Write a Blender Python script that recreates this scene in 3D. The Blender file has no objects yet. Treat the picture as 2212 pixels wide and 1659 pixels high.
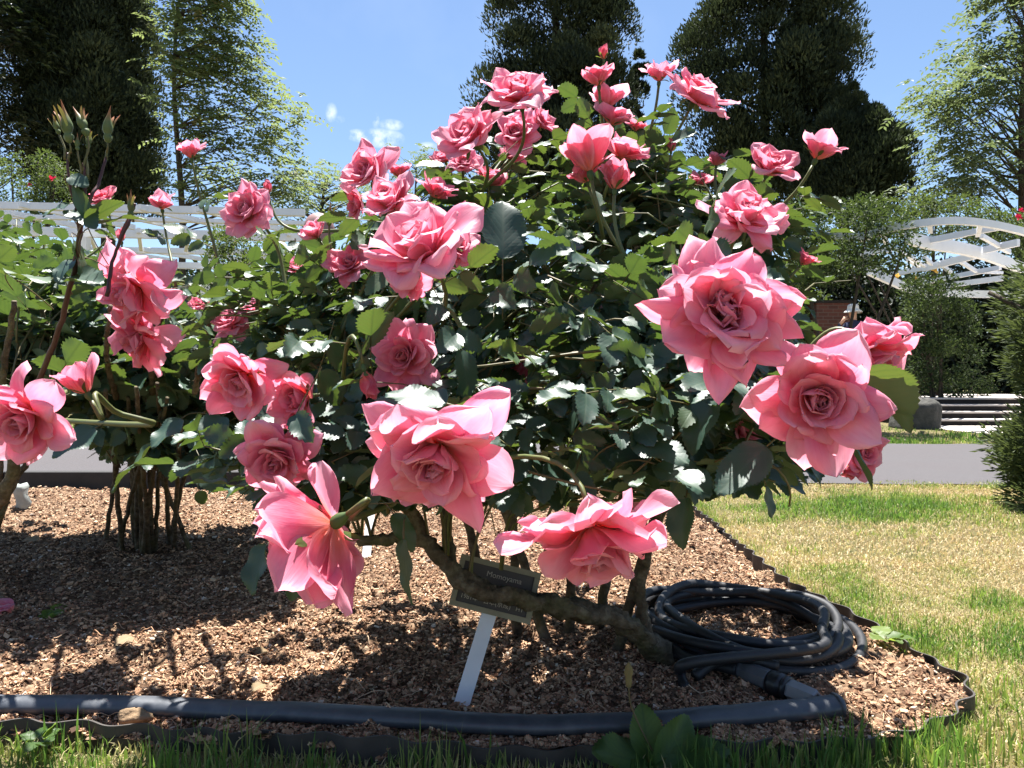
import bpy, math, random
import numpy as np
from mathutils import Vector, Matrix, Euler

SC = bpy.context.scene
COL = SC.collection
R = math.radians
FPX = 1671.0            # focal length in pixels of a 2212 px wide picture
CAMH = 0.60

def at(u, v, d):
    """world point for a picture position (2212 x 1659 px) standing d metres away"""
    return np.array([(u - 1106.0) / FPX * d, d, CAMH - (v - 829.5) / FPX * d])

def on_ground(u, v, z=0.0):
    d = (CAMH - z) * FPX / (v - 829.5)
    return np.array([(u - 1106.0) / FPX * d, d, z])

def nrm(a):
    a = np.asarray(a, float)
    return a / (np.linalg.norm(a, axis=-1, keepdims=True) + 1e-12)

# ------------------------------------------------------------------ meshes
def mesh_np(name, V, quads=None, tris=None, attrs=None, smooth=True):
    V = np.asarray(V, np.float32).reshape(-1, 3)
    me = bpy.data.meshes.new(name)
    q = np.zeros((0, 4), np.int32) if quads is None else np.asarray(quads, np.int32).reshape(-1, 4)
    t = np.zeros((0, 3), np.int32) if tris is None else np.asarray(tris, np.int32).reshape(-1, 3)
    me.vertices.add(len(V)); me.vertices.foreach_set('co', V.ravel())
    loops = np.concatenate([q.ravel(), t.ravel()]).astype(np.int32)
    me.loops.add(len(loops)); me.loops.foreach_set('vertex_index', loops)
    starts = np.concatenate([np.arange(len(q)) * 4, len(q) * 4 + np.arange(len(t)) * 3]).astype(np.int32)
    me.polygons.add(len(starts)); me.polygons.foreach_set('loop_start', starts)
    me.polygons.foreach_set('use_smooth', np.full(len(starts), bool(smooth)))
    for k, a in (attrs or {}).items():
        a = np.asarray(a, np.float32)
        if a.ndim == 1:
            at_ = me.attributes.new(k, 'FLOAT', 'POINT'); at_.data.foreach_set('value', a)
        else:
            at_ = me.attributes.new(k, 'FLOAT_VECTOR', 'POINT'); at_.data.foreach_set('vector', a.ravel())
    me.update(calc_edges=True); me.validate()
    return me

class MB:
    """collects pieces of one mesh"""
    def __init__(s): s.V = []; s.Q = []; s.T = []; s.n = 0; s.A = {}
    def add(s, V, quads=None, tris=None, **attrs):
        V = np.asarray(V, float).reshape(-1, 3)
        if quads is not None and len(quads): s.Q.append(np.asarray(quads).reshape(-1, 4) + s.n)
        if tris is not None and len(tris): s.T.append(np.asarray(tris).reshape(-1, 3) + s.n)
        for k, a in attrs.items():
            a = np.asarray(a, float)
            if a.ndim == 0: a = np.full(len(V), float(a))
            s.A.setdefault(k, []).append((s.n, a))
        s.V.append(V); s.n += len(V)
        return s
    def arrays(s):
        V = np.concatenate(s.V) if s.V else np.zeros((0, 3))
        Q = np.concatenate(s.Q) if s.Q else None
        T = np.concatenate(s.T) if s.T else None
        A = {}
        for k, lst in s.A.items():
            shp = (s.n,) if lst[0][1].ndim == 1 else (s.n, 3)
            arr = np.zeros(shp)
            for st, a in lst: arr[st:st + len(a)] = a
            A[k] = arr
        return V, Q, T, A
    def mesh(s, name, smooth=True):
        V, Q, T, A = s.arrays()
        return mesh_np(name, V, Q, T, A, smooth)
    def box(s, c, half, rot=None, **at_):
        c = np.asarray(c, float); h = np.asarray(half, float)
        P = np.array([[x, y, z] for x in (-1, 1) for y in (-1, 1) for z in (-1, 1)], float) * h
        if rot is not None: P = P @ np.asarray(rot, float).T
        F = [[0, 1, 3, 2], [4, 6, 7, 5], [0, 4, 5, 1], [2, 3, 7, 6], [0, 2, 6, 4], [1, 5, 7, 3]]
        return s.add(P + c, F, **at_)
    def beam(s, a, b, w, h, **at_):
        a = np.asarray(a, float); b = np.asarray(b, float)
        y = nrm(b - a); up = np.array([0, 0, 1.0])
        if abs(y[2]) > .95: up = np.array([0, 1.0, 0])
        x = nrm(np.cross(y, up)); z = np.cross(x, y)
        return s.box((a + b) / 2, (w / 2, np.linalg.norm(b - a) / 2, h / 2), np.stack([x, y, z], 1), **at_)
    def tube(s, P, rad, n=6, cap=True, flat=1.0, **at_):
        V, Q, T = tube(P, rad, n, cap, flat)
        return s.add(V, Q, T, **at_)

def frames(P):
    P = np.asarray(P, float)
    t = np.gradient(P, axis=0); t = nrm(t)
    up = np.array([0, 0, 1.0])
    if abs(t[0] @ up) > .9: up = np.array([0, 1.0, 0]) if abs(t[0][1]) < .9 else np.array([1.0, 0, 0])
    x = np.zeros_like(P)
    v = nrm(np.cross(t[0], up))
    for i in range(len(P)):
        v = v - (v @ t[i]) * t[i]; v = nrm(v); x[i] = v
    return t, x, np.cross(x, t)

def tube(P, rad, n=6, cap=True, flat=1.0):
    P = np.asarray(P, float); m = len(P)
    rad = np.broadcast_to(np.asarray(rad, float), (m,)) if np.ndim(rad) < 2 else np.asarray(rad)
    t, x, y = frames(P)
    a = np.arange(n) / n * 2 * np.pi
    rr = rad[:, None] if rad.ndim == 1 else rad
    off = (np.cos(a)[None, :, None] * x[:, None, :] + flat * np.sin(a)[None, :, None] * y[:, None, :]) * rr[..., None]
    V = (P[:, None, :] + off).reshape(-1, 3)
    i = np.arange(m - 1)[:, None] * n; j = np.arange(n)[None, :]; j2 = (j + 1) % n
    Q = np.stack([i + j, i + j2, i + n + j2, i + n + j], -1).reshape(-1, 4)
    T = None
    if cap:
        V = np.concatenate([V, P[:1], P[-1:]])
        k0, k1 = m * n, m * n + 1
        T = np.concatenate([np.stack([np.full(n, k0), (np.arange(n) + 1) % n, np.arange(n)], 1),
                            np.stack([np.full(n, k1), (m - 1) * n + np.arange(n), (m - 1) * n + (np.arange(n) + 1) % n], 1)])
    return V, Q, T

def lathe(prof, n=16, cap=True):
    """profile of (radius, z)"""
    prof = np.asarray(prof, float)
    a = np.arange(n) / n * 2 * np.pi
    V = np.stack([prof[:, 0, None] * np.cos(a), prof[:, 0, None] * np.sin(a), np.repeat(prof[:, 1, None], n, 1)], -1).reshape(-1, 3)
    m = len(prof)
    i = np.arange(m - 1)[:, None] * n; j = np.arange(n)[None, :]; j2 = (j + 1) % n
    Q = np.stack([i + j, i + j2, i + n + j2, i + n + j], -1).reshape(-1, 4)
    return V, Q

def spline(pts, n=40):
    """Catmull-Rom through the points"""
    P = np.asarray(pts, float)
    P = np.concatenate([[2 * P[0] - P[1]], P, [2 * P[-1] - P[-2]]])
    m = len(P) - 3
    tt = np.linspace(0, m, n); k = np.minimum(tt.astype(int), m - 1); f = (tt - k)[:, None]
    a, b, c, d = P[k], P[k + 1], P[k + 2], P[k + 3]
    return .5 * (2 * b + (c - a) * f + (2 * a - 5 * b + 4 * c - d) * f ** 2 + (3 * b - a - 3 * c + d) * f ** 3)

def bez(a, b, c, d, n=12):
    t = np.linspace(0, 1, n)[:, None]
    return (1 - t) ** 3 * a + 3 * (1 - t) ** 2 * t * b + 3 * (1 - t) * t * t * c + t ** 3 * d

def vnoise(P, seed=0, octaves=4, scale=1.0):
    """cheap smooth noise from summed sines, about -1..1"""
    rg = np.random.default_rng(seed); P = np.asarray(P, float)
    out = np.zeros(P.shape[:-1]); amp = 1.0; tot = 0
    for o in range(octaves):
        for k in range(4):
            dvec = rg.normal(size=P.shape[-1]); dvec /= np.linalg.norm(dvec)
            out += amp * np.sin((P @ dvec) * scale * 2 ** o * rg.uniform(.7, 1.4) * 2 * np.pi + rg.uniform(0, 6.28))
        tot += amp * 2; amp *= .55
    return out / tot

# ------------------------------------------------------------------ objects
def root(name, loc, label, cat, group=None):
    o = bpy.data.objects.new(name, None); COL.objects.link(o)
    o.location = Vector([float(x) for x in loc]); o.empty_display_size = .05
    o['label'] = label; o['category'] = cat
    if group: o['group'] = group
    return o

def chain_inv(p):
    return Matrix.Translation(-p.location) if p.type == 'EMPTY' else Matrix.Identity(4)

def part(name, me, mat, parent, label=None, kind=None):
    """child mesh whose vertices are already in world space (its parents only translate)"""
    o = bpy.data.objects.new(name, me); COL.objects.link(o)
    if mat is not None:
        for m in (mat if isinstance(mat, (list, tuple)) else [mat]): me.materials.append(m)
    o.parent = parent; o.matrix_parent_inverse = chain_inv(parent)
    if label: o['label'] = label
    if kind: o['kind'] = kind
    return o

def thing(name, me, mat, label, cat, group=None):
    o = bpy.data.objects.new(name, me); COL.objects.link(o)
    for m in (mat if isinstance(mat, (list, tuple)) else [mat]): me.materials.append(m)
    o['label'] = label; o['category'] = cat
    if group: o['group'] = group
    return o

def setting(name, me, mat, kind='structure'):
    o = bpy.data.objects.new(name, me); COL.objects.link(o)
    me.materials.append(mat); o['kind'] = kind
    return o

# ------------------------------------------------------------------ materials
class NT:
    def __init__(s, name):
        s.m = bpy.data.materials.new(name); s.m.use_nodes = True
        s.t = s.m.node_tree; s.t.nodes.clear()
        s.out = s.n('ShaderNodeOutputMaterial')
    def n(s, typ, ins=None, **kw):
        nd = s.t.nodes.new(typ)
        for k, v in kw.items(): setattr(nd, k, v)
        for k, v in (ins or {}).items(): s.set(nd, k, v)
        return nd
    def set(s, nd, k, v):
        sock = nd.inputs[k]
        if isinstance(v, bpy.types.NodeSocket): s.t.links.new(v, sock)
        elif isinstance(v, bpy.types.Node): s.t.links.new(v.outputs[0], sock)
        else: sock.default_value = v
    def attr(s, name, vec=False):
        nd = s.n('ShaderNodeAttribute', attribute_name=name)
        return nd.outputs['Vector' if vec else 'Fac']
    def math(s, op, a, b=0.0, c=0.0, clamp=False):
        nd = s.n('ShaderNodeMath', operation=op, use_clamp=clamp)
        s.set(nd, 0, a); s.set(nd, 1, b); s.set(nd, 2, c)
        return nd.outputs[0]
    def mix(s, f, a, b, blend='MIX'):
        nd = s.n('ShaderNodeMix', data_type='RGBA', blend_type=blend)
        s.set(nd, 0, f); s.set(nd, 6, a if not isinstance(a, tuple) else (*a[:3], 1)); s.set(nd, 7, b if not isinstance(b, tuple) else (*b[:3], 1))
        return nd.outputs[2]
    def ramp(s, f, stops):
        nd = s.n('ShaderNodeValToRGB'); s.set(nd, 0, f)
        cr = nd.color_ramp
        while len(cr.elements) < len(stops): cr.elements.new(.5)
        for e, (p, c) in zip(cr.elements, stops):
            e.position = p; e.color = (*c[:3], 1) if not isinstance(c, float) else (c, c, c, 1)
        return nd.outputs[0]
    def noise(s, scale, detail=4, rough=.55, vec=None, dist=0.0):
        nd = s.n('ShaderNodeTexNoise'); nd.inputs['Scale'].default_value = scale
        nd.inputs['Detail'].default_value = detail; nd.inputs['Roughness'].default_value = rough
        nd.inputs['Distortion'].default_value = dist
        if vec is not None: s.set(nd, 'Vector', vec)
        return nd.outputs[0]
    def pos(s): return s.n('ShaderNodeNewGeometry').outputs['Position']
    def bump(s, h, strength=.3, dist=.01):
        return s.n('ShaderNodeBump', {'Height': h, 'Strength': strength, 'Distance': dist}).outputs[0]
    def bsdf(s, color, rough=.6, spec=.5, normal=None, metallic=0.0, sheen=0.0):
        nd = s.n('ShaderNodeBsdfPrincipled')
        s.set(nd, 'Base Color', (*color[:3], 1) if isinstance(color, tuple) else color)
        s.set(nd, 'Roughness', rough); s.set(nd, 'Specular IOR Level', spec); s.set(nd, 'Metallic', metallic)
        if sheen: s.set(nd, 'Sheen Weight', sheen)
        if normal is not None: s.set(nd, 'Normal', normal)
        return nd.outputs[0]
    def thin(s, surf, tcol, fac, normal=None):
        tr = s.n('ShaderNodeBsdfTranslucent')
        s.set(tr, 'Color', (*tcol[:3], 1) if isinstance(tcol, tuple) else tcol)
        if normal is not None: s.set(tr, 'Normal', normal)
        mx = s.n('ShaderNodeMixShader'); s.set(mx, 0, fac); s.set(mx, 1, surf); s.set(mx, 2, tr.outputs[0])
        return mx.outputs[0]
    def done(s, sh):
        s.t.links.new(sh, s.out.inputs['Surface']); return s.m

def simple(name, c1, c2, scale=20, rough=.6, spec=.4, bump=.2, bdist=.005):
    t = NT(name); p = t.pos()
    f = t.noise(scale, 5, .6, p)
    col = t.mix(f, c1, c2)
    return t.done(t.bsdf(col, rough, spec, t.bump(f, bump, bdist)))

def leaf_mat(name, top, young, under, trans, rough=.36, spec=.5, tfac=.38, veins=True):
    t = NT(name)
    uvw = t.attr('uvw', True); h = t.attr('h')
    sx = t.n('ShaderNodeSeparateXYZ', {0: uvw})
    q, sl = sx.outputs[0], sx.outputs[1]
    aq = t.math('ABSOLUTE', q)
    w = t.math('SUBTRACT', sl, t.math('MULTIPLY', aq, .38))
    vein = t.math('POWER', t.math('ABSOLUTE', t.math('SINE', t.math('MULTIPLY', w, 24.0))), .22)
    mid = t.math('SMOOTH_MIN', t.math('MULTIPLY', aq, 9.0), 1.0, .2)
    vv = t.math('MULTIPLY', vein, mid)
    base = t.mix(t.math('POWER', h, 2.2), top, young)
    base = t.mix(t.math('MULTIPLY', t.noise(60, 3, .5, t.pos()), .5), base, t.mix(.5, base, (top[0] * .5, top[1] * .5, top[2] * .5)))
    lighter = t.mix(.22, base, under)
    base = t.mix(vv, lighter, base)
    geo = t.n('ShaderNodeNewGeometry')
    col = t.mix(geo.outputs['Backfacing'], base, t.mix(.3, under, base))
    nrmv = t.bump(vv, .16, .0009) if veins else None
    s = t.bsdf(col, t.math('ADD', rough, t.math('MULTIPLY', geo.outputs['Backfacing'], .3)), spec, nrmv)
    tc = t.mix(h, trans, (trans[0] * 1.35, trans[1] * 1.15, trans[2]))
    tc = t.mix(vv, t.mix(.5, tc, (.02, .06, .01)), tc)
    return t.done(t.thin(s, tc, tfac))

def petal_mat(name):
    t = NT(name)
    uvw = t.attr('uvw', True); h = t.attr('h'); k = t.attr('k')
    sx = t.n('ShaderNodeSeparateXYZ', {0: uvw})
    q, sl, un = sx.outputs
    aq = t.math('ABSOLUTE', q)
    edge = t.math('MAXIMUM', t.math('POWER', sl, 3.0), t.math('MULTIPLY', t.math('POWER', aq, 3.5), sl))
    pink = t.mix(h, (.82, .185, .36), (.88, .29, .465))
    pale = t.mix(h, (.92, .52, .64), (.95, .66, .74))
    col = t.mix(t.math('MULTIPLY', edge, .9), pink, pale)
    deep = t.mix(k, (.74, .075, .16), (.62, .025, .07))
    inner = t.math('MULTIPLY', t.math('SUBTRACT', 1.0, t.math('MULTIPLY', un, sl)), .56)
    col = t.mix(inner, col, deep)
    col = t.mix(t.math('MULTIPLY', k, .85), col, deep)
    basef = t.math('SUBTRACT', 1.0, t.math('MULTIPLY', sl, 2.1), clamp=True)
    col = t.mix(t.math('MULTIPLY', basef, .85), col, (.90, .24, .09))
    comb = t.n('ShaderNodeCombineXYZ', {0: t.math('MULTIPLY', q, 15.0), 1: t.math('MULTIPLY', sl, 2.2), 2: t.math('MULTIPLY', h, 40.0)})
    st = t.noise(1.0, 3, .6, comb.outputs[0])
    col = t.mix(t.math('MULTIPLY', t.math('SUBTRACT', st, .48, clamp=True), .7), col, deep)
    big = t.n('ShaderNodeCombineXYZ', {0: t.math('MULTIPLY', q, 1.6), 1: t.math('MULTIPLY', sl, 1.8), 2: t.math('MULTIPLY', h, 90.0)})
    blot = t.noise(1.0, 3, .6, big.outputs[0])
    col = t.mix(t.math('MULTIPLY', t.math('SUBTRACT', blot, .42, clamp=True), 1.1), col, pale)
    age = t.noise(48, 4, .7, t.pos())
    col = t.mix(t.math('MULTIPLY', t.math('SUBTRACT', age, .66, clamp=True), 2.0), col, (.62, .32, .26))
    nb = t.bump(t.math('ADD', t.math('MULTIPLY', st, .45), t.math('MULTIPLY', blot, 1.3)), .32, .0030)
    s = t.bsdf(col, .5, .3, nb, sheen=.2)
    return t.done(t.thin(s, t.mix(.10, col, (1, .55, .65)), .46, nb))
# ================================================================== roses
def petal(rng, u, o, az, L, W, rbase, zbase, th, roll, wrapR, ns, nq, ruf, kink, tip=0.0, twist=0.0):
    """one petal; u 0 inner .. 1 outer; th = three midline angles from the axis"""
    s = np.linspace(0, 1, ns); ds = L / (ns - 1)
    ang = (1 - s) ** 2 * th[0] + 2 * s * (1 - s) * th[1] + s * s * th[2]
    r = rbase + np.concatenate([[0], np.cumsum(np.sin((ang[1:] + ang[:-1]) / 2) * ds)])
    z = zbase + np.concatenate([[0], np.cumsum(np.cos((ang[1:] + ang[:-1]) / 2) * ds)])
    rnd_ = np.power(np.clip(1 - s ** 3.2, 0, 1), .60); pt_ = np.power(np.clip(1 - s ** 2.6, 0, 1), .95)
    wid = W * np.power(np.clip(s, 1e-4, 1), .60) * (rnd_ * (1 - tip) + pt_ * tip) * 1.22
    wid = np.maximum(wid, .03 * W)
    q = np.linspace(-1, 1, nq); mid = nq // 2
    ph = rng.uniform(0, 6.28); ph2 = rng.uniform(0, 6.28)
    Rr = np.maximum(wrapR, .75 * np.abs(r)) if u > .35 else np.full(ns, wrapR)
    lat = np.zeros((ns, nq)); nor = np.zeros((ns, nq))
    for sgn in (1, -1):
        psi = np.zeros(ns) + twist * s * sgn
        idx = range(mid + 1, nq) if sgn > 0 else range(mid - 1, -1, -1)
        pl = np.zeros(ns); pn = np.zeros(ns)
        asym = rng.uniform(.35, 1.45)
        for i in idx:
            aq = abs(q[i]); dl = wid * (2.0 / (nq - 1))
            psi = psi + dl / Rr - roll * asym * (s ** 1.3) * (aq ** 2.6) * (2.0 / (nq - 1)) * 4.2 \
                + ruf * np.sin(4.0 * aq + 6 * s + ph + sgn) * s * .30
            pl = pl + np.cos(psi) * dl; pn = pn + np.sin(psi) * dl
            lat[:, i] = sgn * pl; nor[:, i] = pn
    ca, sa = math.cos(az), math.sin(az)
    er = np.array([ca, sa, 0]); et = np.array([-sa, ca, 0]); ez = np.array([0, 0, 1.0])
    nv = -np.cos(ang)[:, None] * er + np.sin(ang)[:, None] * ez
    wob = ruf * .10 * L * np.sin(5 * s[:, None] + 2.2 * q[None, :] + ph2) * (s[:, None] ** 1.5)
    nor = nor + wob + .012 * L * np.sin(9 * q[None, :] + 11 * s[:, None] + ph) * (s[:, None] ** 3) * (np.abs(q)[None, :] ** .5)
    P = r[:, None, None] * er + z[:, None, None] * ez + lat[..., None] * et + nor[..., None] * nv[:, None, :]
    sw = kink * (s ** 2) * L
    P = P + sw[:, None, None] * et
    uv = np.zeros((ns, nq, 3)); uv[..., 0] = q; uv[..., 1] = s[:, None]; uv[..., 2] = u
    i = np.arange(ns - 1)[:, None] * nq; j = np.arange(nq - 1)[None, :]
    Q = np.stack([i + j, i + j + 1, i + nq + j + 1, i + nq + j], -1).reshape(-1, 4)
    return P.reshape(-1, 3), Q, uv.reshape(-1, 3)

def smooth01(a, b, x):
    t = min(1, max(0, (x - a) / (b - a))); return t * t * (3 - 2 * t)

def bloom_geo(seed, o, N=None, lod=0, messy=0.0, droop=0.0):
    """petals of one rose round +Z, petal length about 1; o = 0 bud .. 1 wide open"""
    rng = np.random.default_rng(seed); mb = MB()
    if N is None: N = int(12 + 26 * min(1, o * 1.2))
    ns, nq = (13, 15) if lod == 0 else (8, 9)
    for i in range(N):
        x = i / (N - 1); u = x
        az = i * 2.39996 + rng.normal() * .22
        oo = o * smooth01(.10 - .1 * o, .92, u) * (1 + rng.normal() * .12 * (u > .4))     # how far this petal has opened
        big = smooth01(.40, .75, u)
        L = (.46 + .56 * smooth01(0, 1, u) ** .9) * (1 + float(np.clip(rng.normal(), -1.6, 1.0)) * (.05 + .08 * big))
        W = (.27 + .23 * u) * (1 + rng.normal() * .12)
        th0 = R(28 + 40 * oo + 12 * u)
        thm = R(-8 + 6 * (1 - u) + 78 * oo + rng.normal() * (5 + 12 * oo + 14 * messy))
        tht = R(-10 + 34 * u * (o > .15) + 104 * oo + rng.normal() * (10 + 30 * oo + 26 * messy))
        if o < .25: tht = R(-14 + 40 * o * u)
        wr = .075 + .22 * u + .42 * oo
        roll = (.14 + .9 * u * (o > .2) + 1.5 * oo) * (.45 + 1.0 * rng.random()) if o > .2 else .15 * u
        if u < .25: roll *= .5
        kink = float(np.clip(rng.normal(), -1.3, 1.3)) * (.05 + .10 * oo + .12 * messy)
        ruf = .16 + .45 * messy + .35 * oo
        tip = (.05 + .75 * rng.random()) * big if o > .2 else .5 * u
        if droop and u > .6: tht += R(40 * droop * rng.random()); thm += R(18 * droop)
        P, Q, uv = petal(rng, u, o, az, L, W, .012 + .03 * u, .05 * (1 - u) - .03 * u, (th0, thm, tht), roll, wr, ns, nq, ruf, kink, tip, rng.normal() * (.22 * oo + .3 * messy))
        jt = .05 + .10 * oo + .24 * messy * (u < .6)
        rot = np.array(Euler((rng.normal() * jt, rng.normal() * jt, 0)).to_matrix())
        P = P @ rot.T
        mb.add(P, Q, uvw=uv, h=np.full(len(P), rng.random()))
    return mb

def calyx_geo(seed, o, reflex):
    """hip and five sepals under the petals, same scale as the bloom"""
    rng = np.random.default_rng(seed + 77); mb = MB()
    V, Q = lathe([(.028, -.26), (.05, -.21), (.085, -.13), (.088, -.06), (.065, 0), (.03, .02)], 10)
    mb.add(V, Q, uvw=np.zeros((len(V), 3)), h=.6)
    for i in range(5):
        az = i * 2 * math.pi / 5 + rng.normal() * .15
        rf = reflex + rng.normal() * .2
        th = (R(50), R(15 + 110 * rf), R(5 + 165 * rf))
        P, Q, uv = petal(rng, .9, 0, az, .5 * rng.uniform(.8, 1.15), .085, .05, -.02, th, .1, .14, 8, 5, .1, rng.normal() * .1)
        mb.add(P, Q, uvw=uv, h=rng.random())
    return mb

def axis_rot(a, spin):
    z = nrm(np.asarray(a, float)); ref = np.array([0, 0, 1.0]) if abs(z[2]) < .9 else np.array([0, 1.0, 0])
    x = nrm(np.cross(ref, z)); y = np.cross(z, x)
    c, s = math.cos(spin), math.sin(spin)
    return np.stack([c * x + s * y, -s * x + c * y, z], 1)

def project(P):
    P = np.asarray(P, float)
    return 1106 + FPX * P[..., 0] / P[..., 1], 829.5 - FPX * (P[..., 2] - CAMH) / P[..., 1]

BLOOMS = []   # discs kept clear of leaves: (u, v, radius px, depth)
def make_bloom(rootobj, seed, u, v, ext, d, face, o, k=0.2, N=None, messy=0.0, droop=0.0, reflex=None, name=None, label=None, clear=True, spin=None):
    """a rose whose visible petals span about ext px, centred on (u, v) at depth d; returns stem start and direction"""
    lod = 0 if ext > 85 else 1
    mb = bloom_geo(seed, o, N, lod, messy, droop)
    V, Q, T, A = mb.arrays()
    rg = np.random.default_rng(seed + 5)
    Rm = axis_rot(face, rg.uniform(0, 6.28) if spin is None else spin)
    W0 = V @ Rm.T
    C = at(u, v, d)
    q0 = np.percentile(W0[:, [0, 2]], [1.2, 98.8], axis=0); wx, wz = (q0[1] - q0[0]) * 1.15
    sc = ext / FPX * d / max(wx, wz)
    mid = np.array([(q0[0, 0] + q0[1, 0]) / 2, np.median(W0[:, 1]), (q0[0, 1] + q0[1, 1]) / 2])
    O = C - mid * sc
    A['k'] = np.full(len(V), k)
    nm = name or ('rose_bloom' if o > .28 else 'rose_bud')
    b = part(nm, mesh_np(nm, W0 * sc + O, Q, T, A), M['petal'], rootobj, label)
    cg = calyx_geo(seed, o, (.75 if o > .5 else .45 if o > .3 else .05) if reflex is None else reflex)
    V, Q, T, A = cg.arrays()
    cm = part('calyx', mesh_np('calyx', (V * [1, 1, 1] @ Rm.T) * sc + O, Q, T, A), M['sepal'], b)
    if clear: BLOOMS.append((u, v, ext * .47, d))
    ax = Rm[:, 2]
    return b, O - ax * .24 * sc, ax, sc

# ================================================================== leaves
def leaflet_template(rng, rows=19, tooth=1.0):
    cols = np.array([-1, -.52, 0, .52, 1.0])
    j = np.arange(rows); s = j / (rows - 1)
    w = np.power(s, .5) * np.power(1 - s, .72); w = w / w.max() * .345; w[0] = .015; w[-1] = .004
    fold = rng.uniform(.05, .4); droop = rng.uniform(.02, .32); wav = rng.uniform(.015, .06); tw = rng.normal() * .25
    V = np.zeros((rows, 5, 3)); uv = np.zeros((rows, 5, 3))
    for c, qv in enumerate(cols):
        ww = w.copy(); yy = s.copy()
        if abs(qv) == 1:
            ww = np.where(j % 2 == 1, w * (1 - .14 * tooth), w * (1 + .05 * tooth)); yy = yy + tooth * np.where(j % 2 == 0, .026, -.008) * (s > 0) * (s < 1)
        V[:, c, 0] = qv * ww; V[:, c, 1] = yy
        V[:, c, 2] = fold * abs(qv) * w + wav * np.sin(s * 11 + c * 1.7) * abs(qv) - droop * s ** 2 + tw * qv * ww * (s - .3)
        uv[:, c, 0] = qv * ww / .345; uv[:, c, 1] = s
    i = np.arange(rows - 1)[:, None] * 5; jj = np.arange(4)[None, :]
    Q = np.stack([i + jj, i + jj + 1, i + 5 + jj + 1, i + 5 + jj], -1).reshape(-1, 4)
    return V.reshape(-1, 3), Q, uv.reshape(-1, 3)

_r = np.random.default_rng(11)
LEAFT = [leaflet_template(_r) for _ in range(10)]

LEAFT_FINE = [leaflet_template(_r, 37, .55) for _ in range(8)]

def place_leaflets(mb, rng, B, Y, Z, size, h, width=None, T=None):
    """leaflets at base points B along Y with upper side Z"""
    n = len(B)
    if n == 0: return
    Y = nrm(Y); X = nrm(np.cross(Y, Z)); Zz = np.cross(X, Y)
    T = T or LEAFT
    kind = rng.integers(0, len(T), n)
    width = np.ones(n) if width is None else width
    for t in range(len(T)):
        m = np.where(kind == t)[0]
        if not len(m): continue
        V, Q, uv = T[t]
        P = (V[None, :, 0, None] * X[m][:, None] * width[m][:, None, None] + V[None, :, 1, None] * Y[m][:, None] + V[None, :, 2, None] * Zz[m][:, None]) * size[m][:, None, None] + B[m][:, None]
        nv = len(V)
        QQ = (Q[None] + (np.arange(len(m)) * nv)[:, None, None]).reshape(-1, 4)
        mb.add(P.reshape(-1, 3), QQ, uvw=np.tile(uv, (len(m), 1)), h=np.repeat(h[m], nv))

def compound(rng, base, dirv, upn, scale, hval, n5=True):
    """leaflet bases of one compound rose leaf"""
    dirv = nrm(dirv); side = nrm(np.cross(dirv, upn)); up = np.cross(side, dirv)
    L = .080 * scale
    out = []
    bend = rng.uniform(.0, .25)
    pt = lambda f: base + dirv * L * f - up * bend * L * f * f
    out.append((pt(1.0), dirv - up * bend * 1.2 + rng.normal(size=3) * .1, .051 * scale))
    for f, sz in ((.76, .046), (.36, .038))[:2 if n5 else 1]:
        for sg in (1, -1):
            out.append((pt(f), dirv * .50 + side * sg * .85 - up * rng.uniform(-.05, .35), sz * scale * rng.uniform(.85, 1.1)))
    z = []
    for o in out: z.append(up + rng.normal(size=3) * .32)
    return out, z, [base, pt(.5), pt(1.0)]

def interp_poly(u, pts):
    p = np.array(pts, float); return np.interp(u, p[:, 0], p[:, 1])

def hidden_by_bloom(P, margin=.0):
    u, v = project(P); y = P[:, 1]
    bad = np.zeros(len(P), bool)
    for bu, bv, br, bd in BLOOMS:
        bad |= ((u - bu) ** 2 + (v - bv) ** 2 < (br * .93) ** 2) & (y < bd + .05)
    return bad

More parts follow.
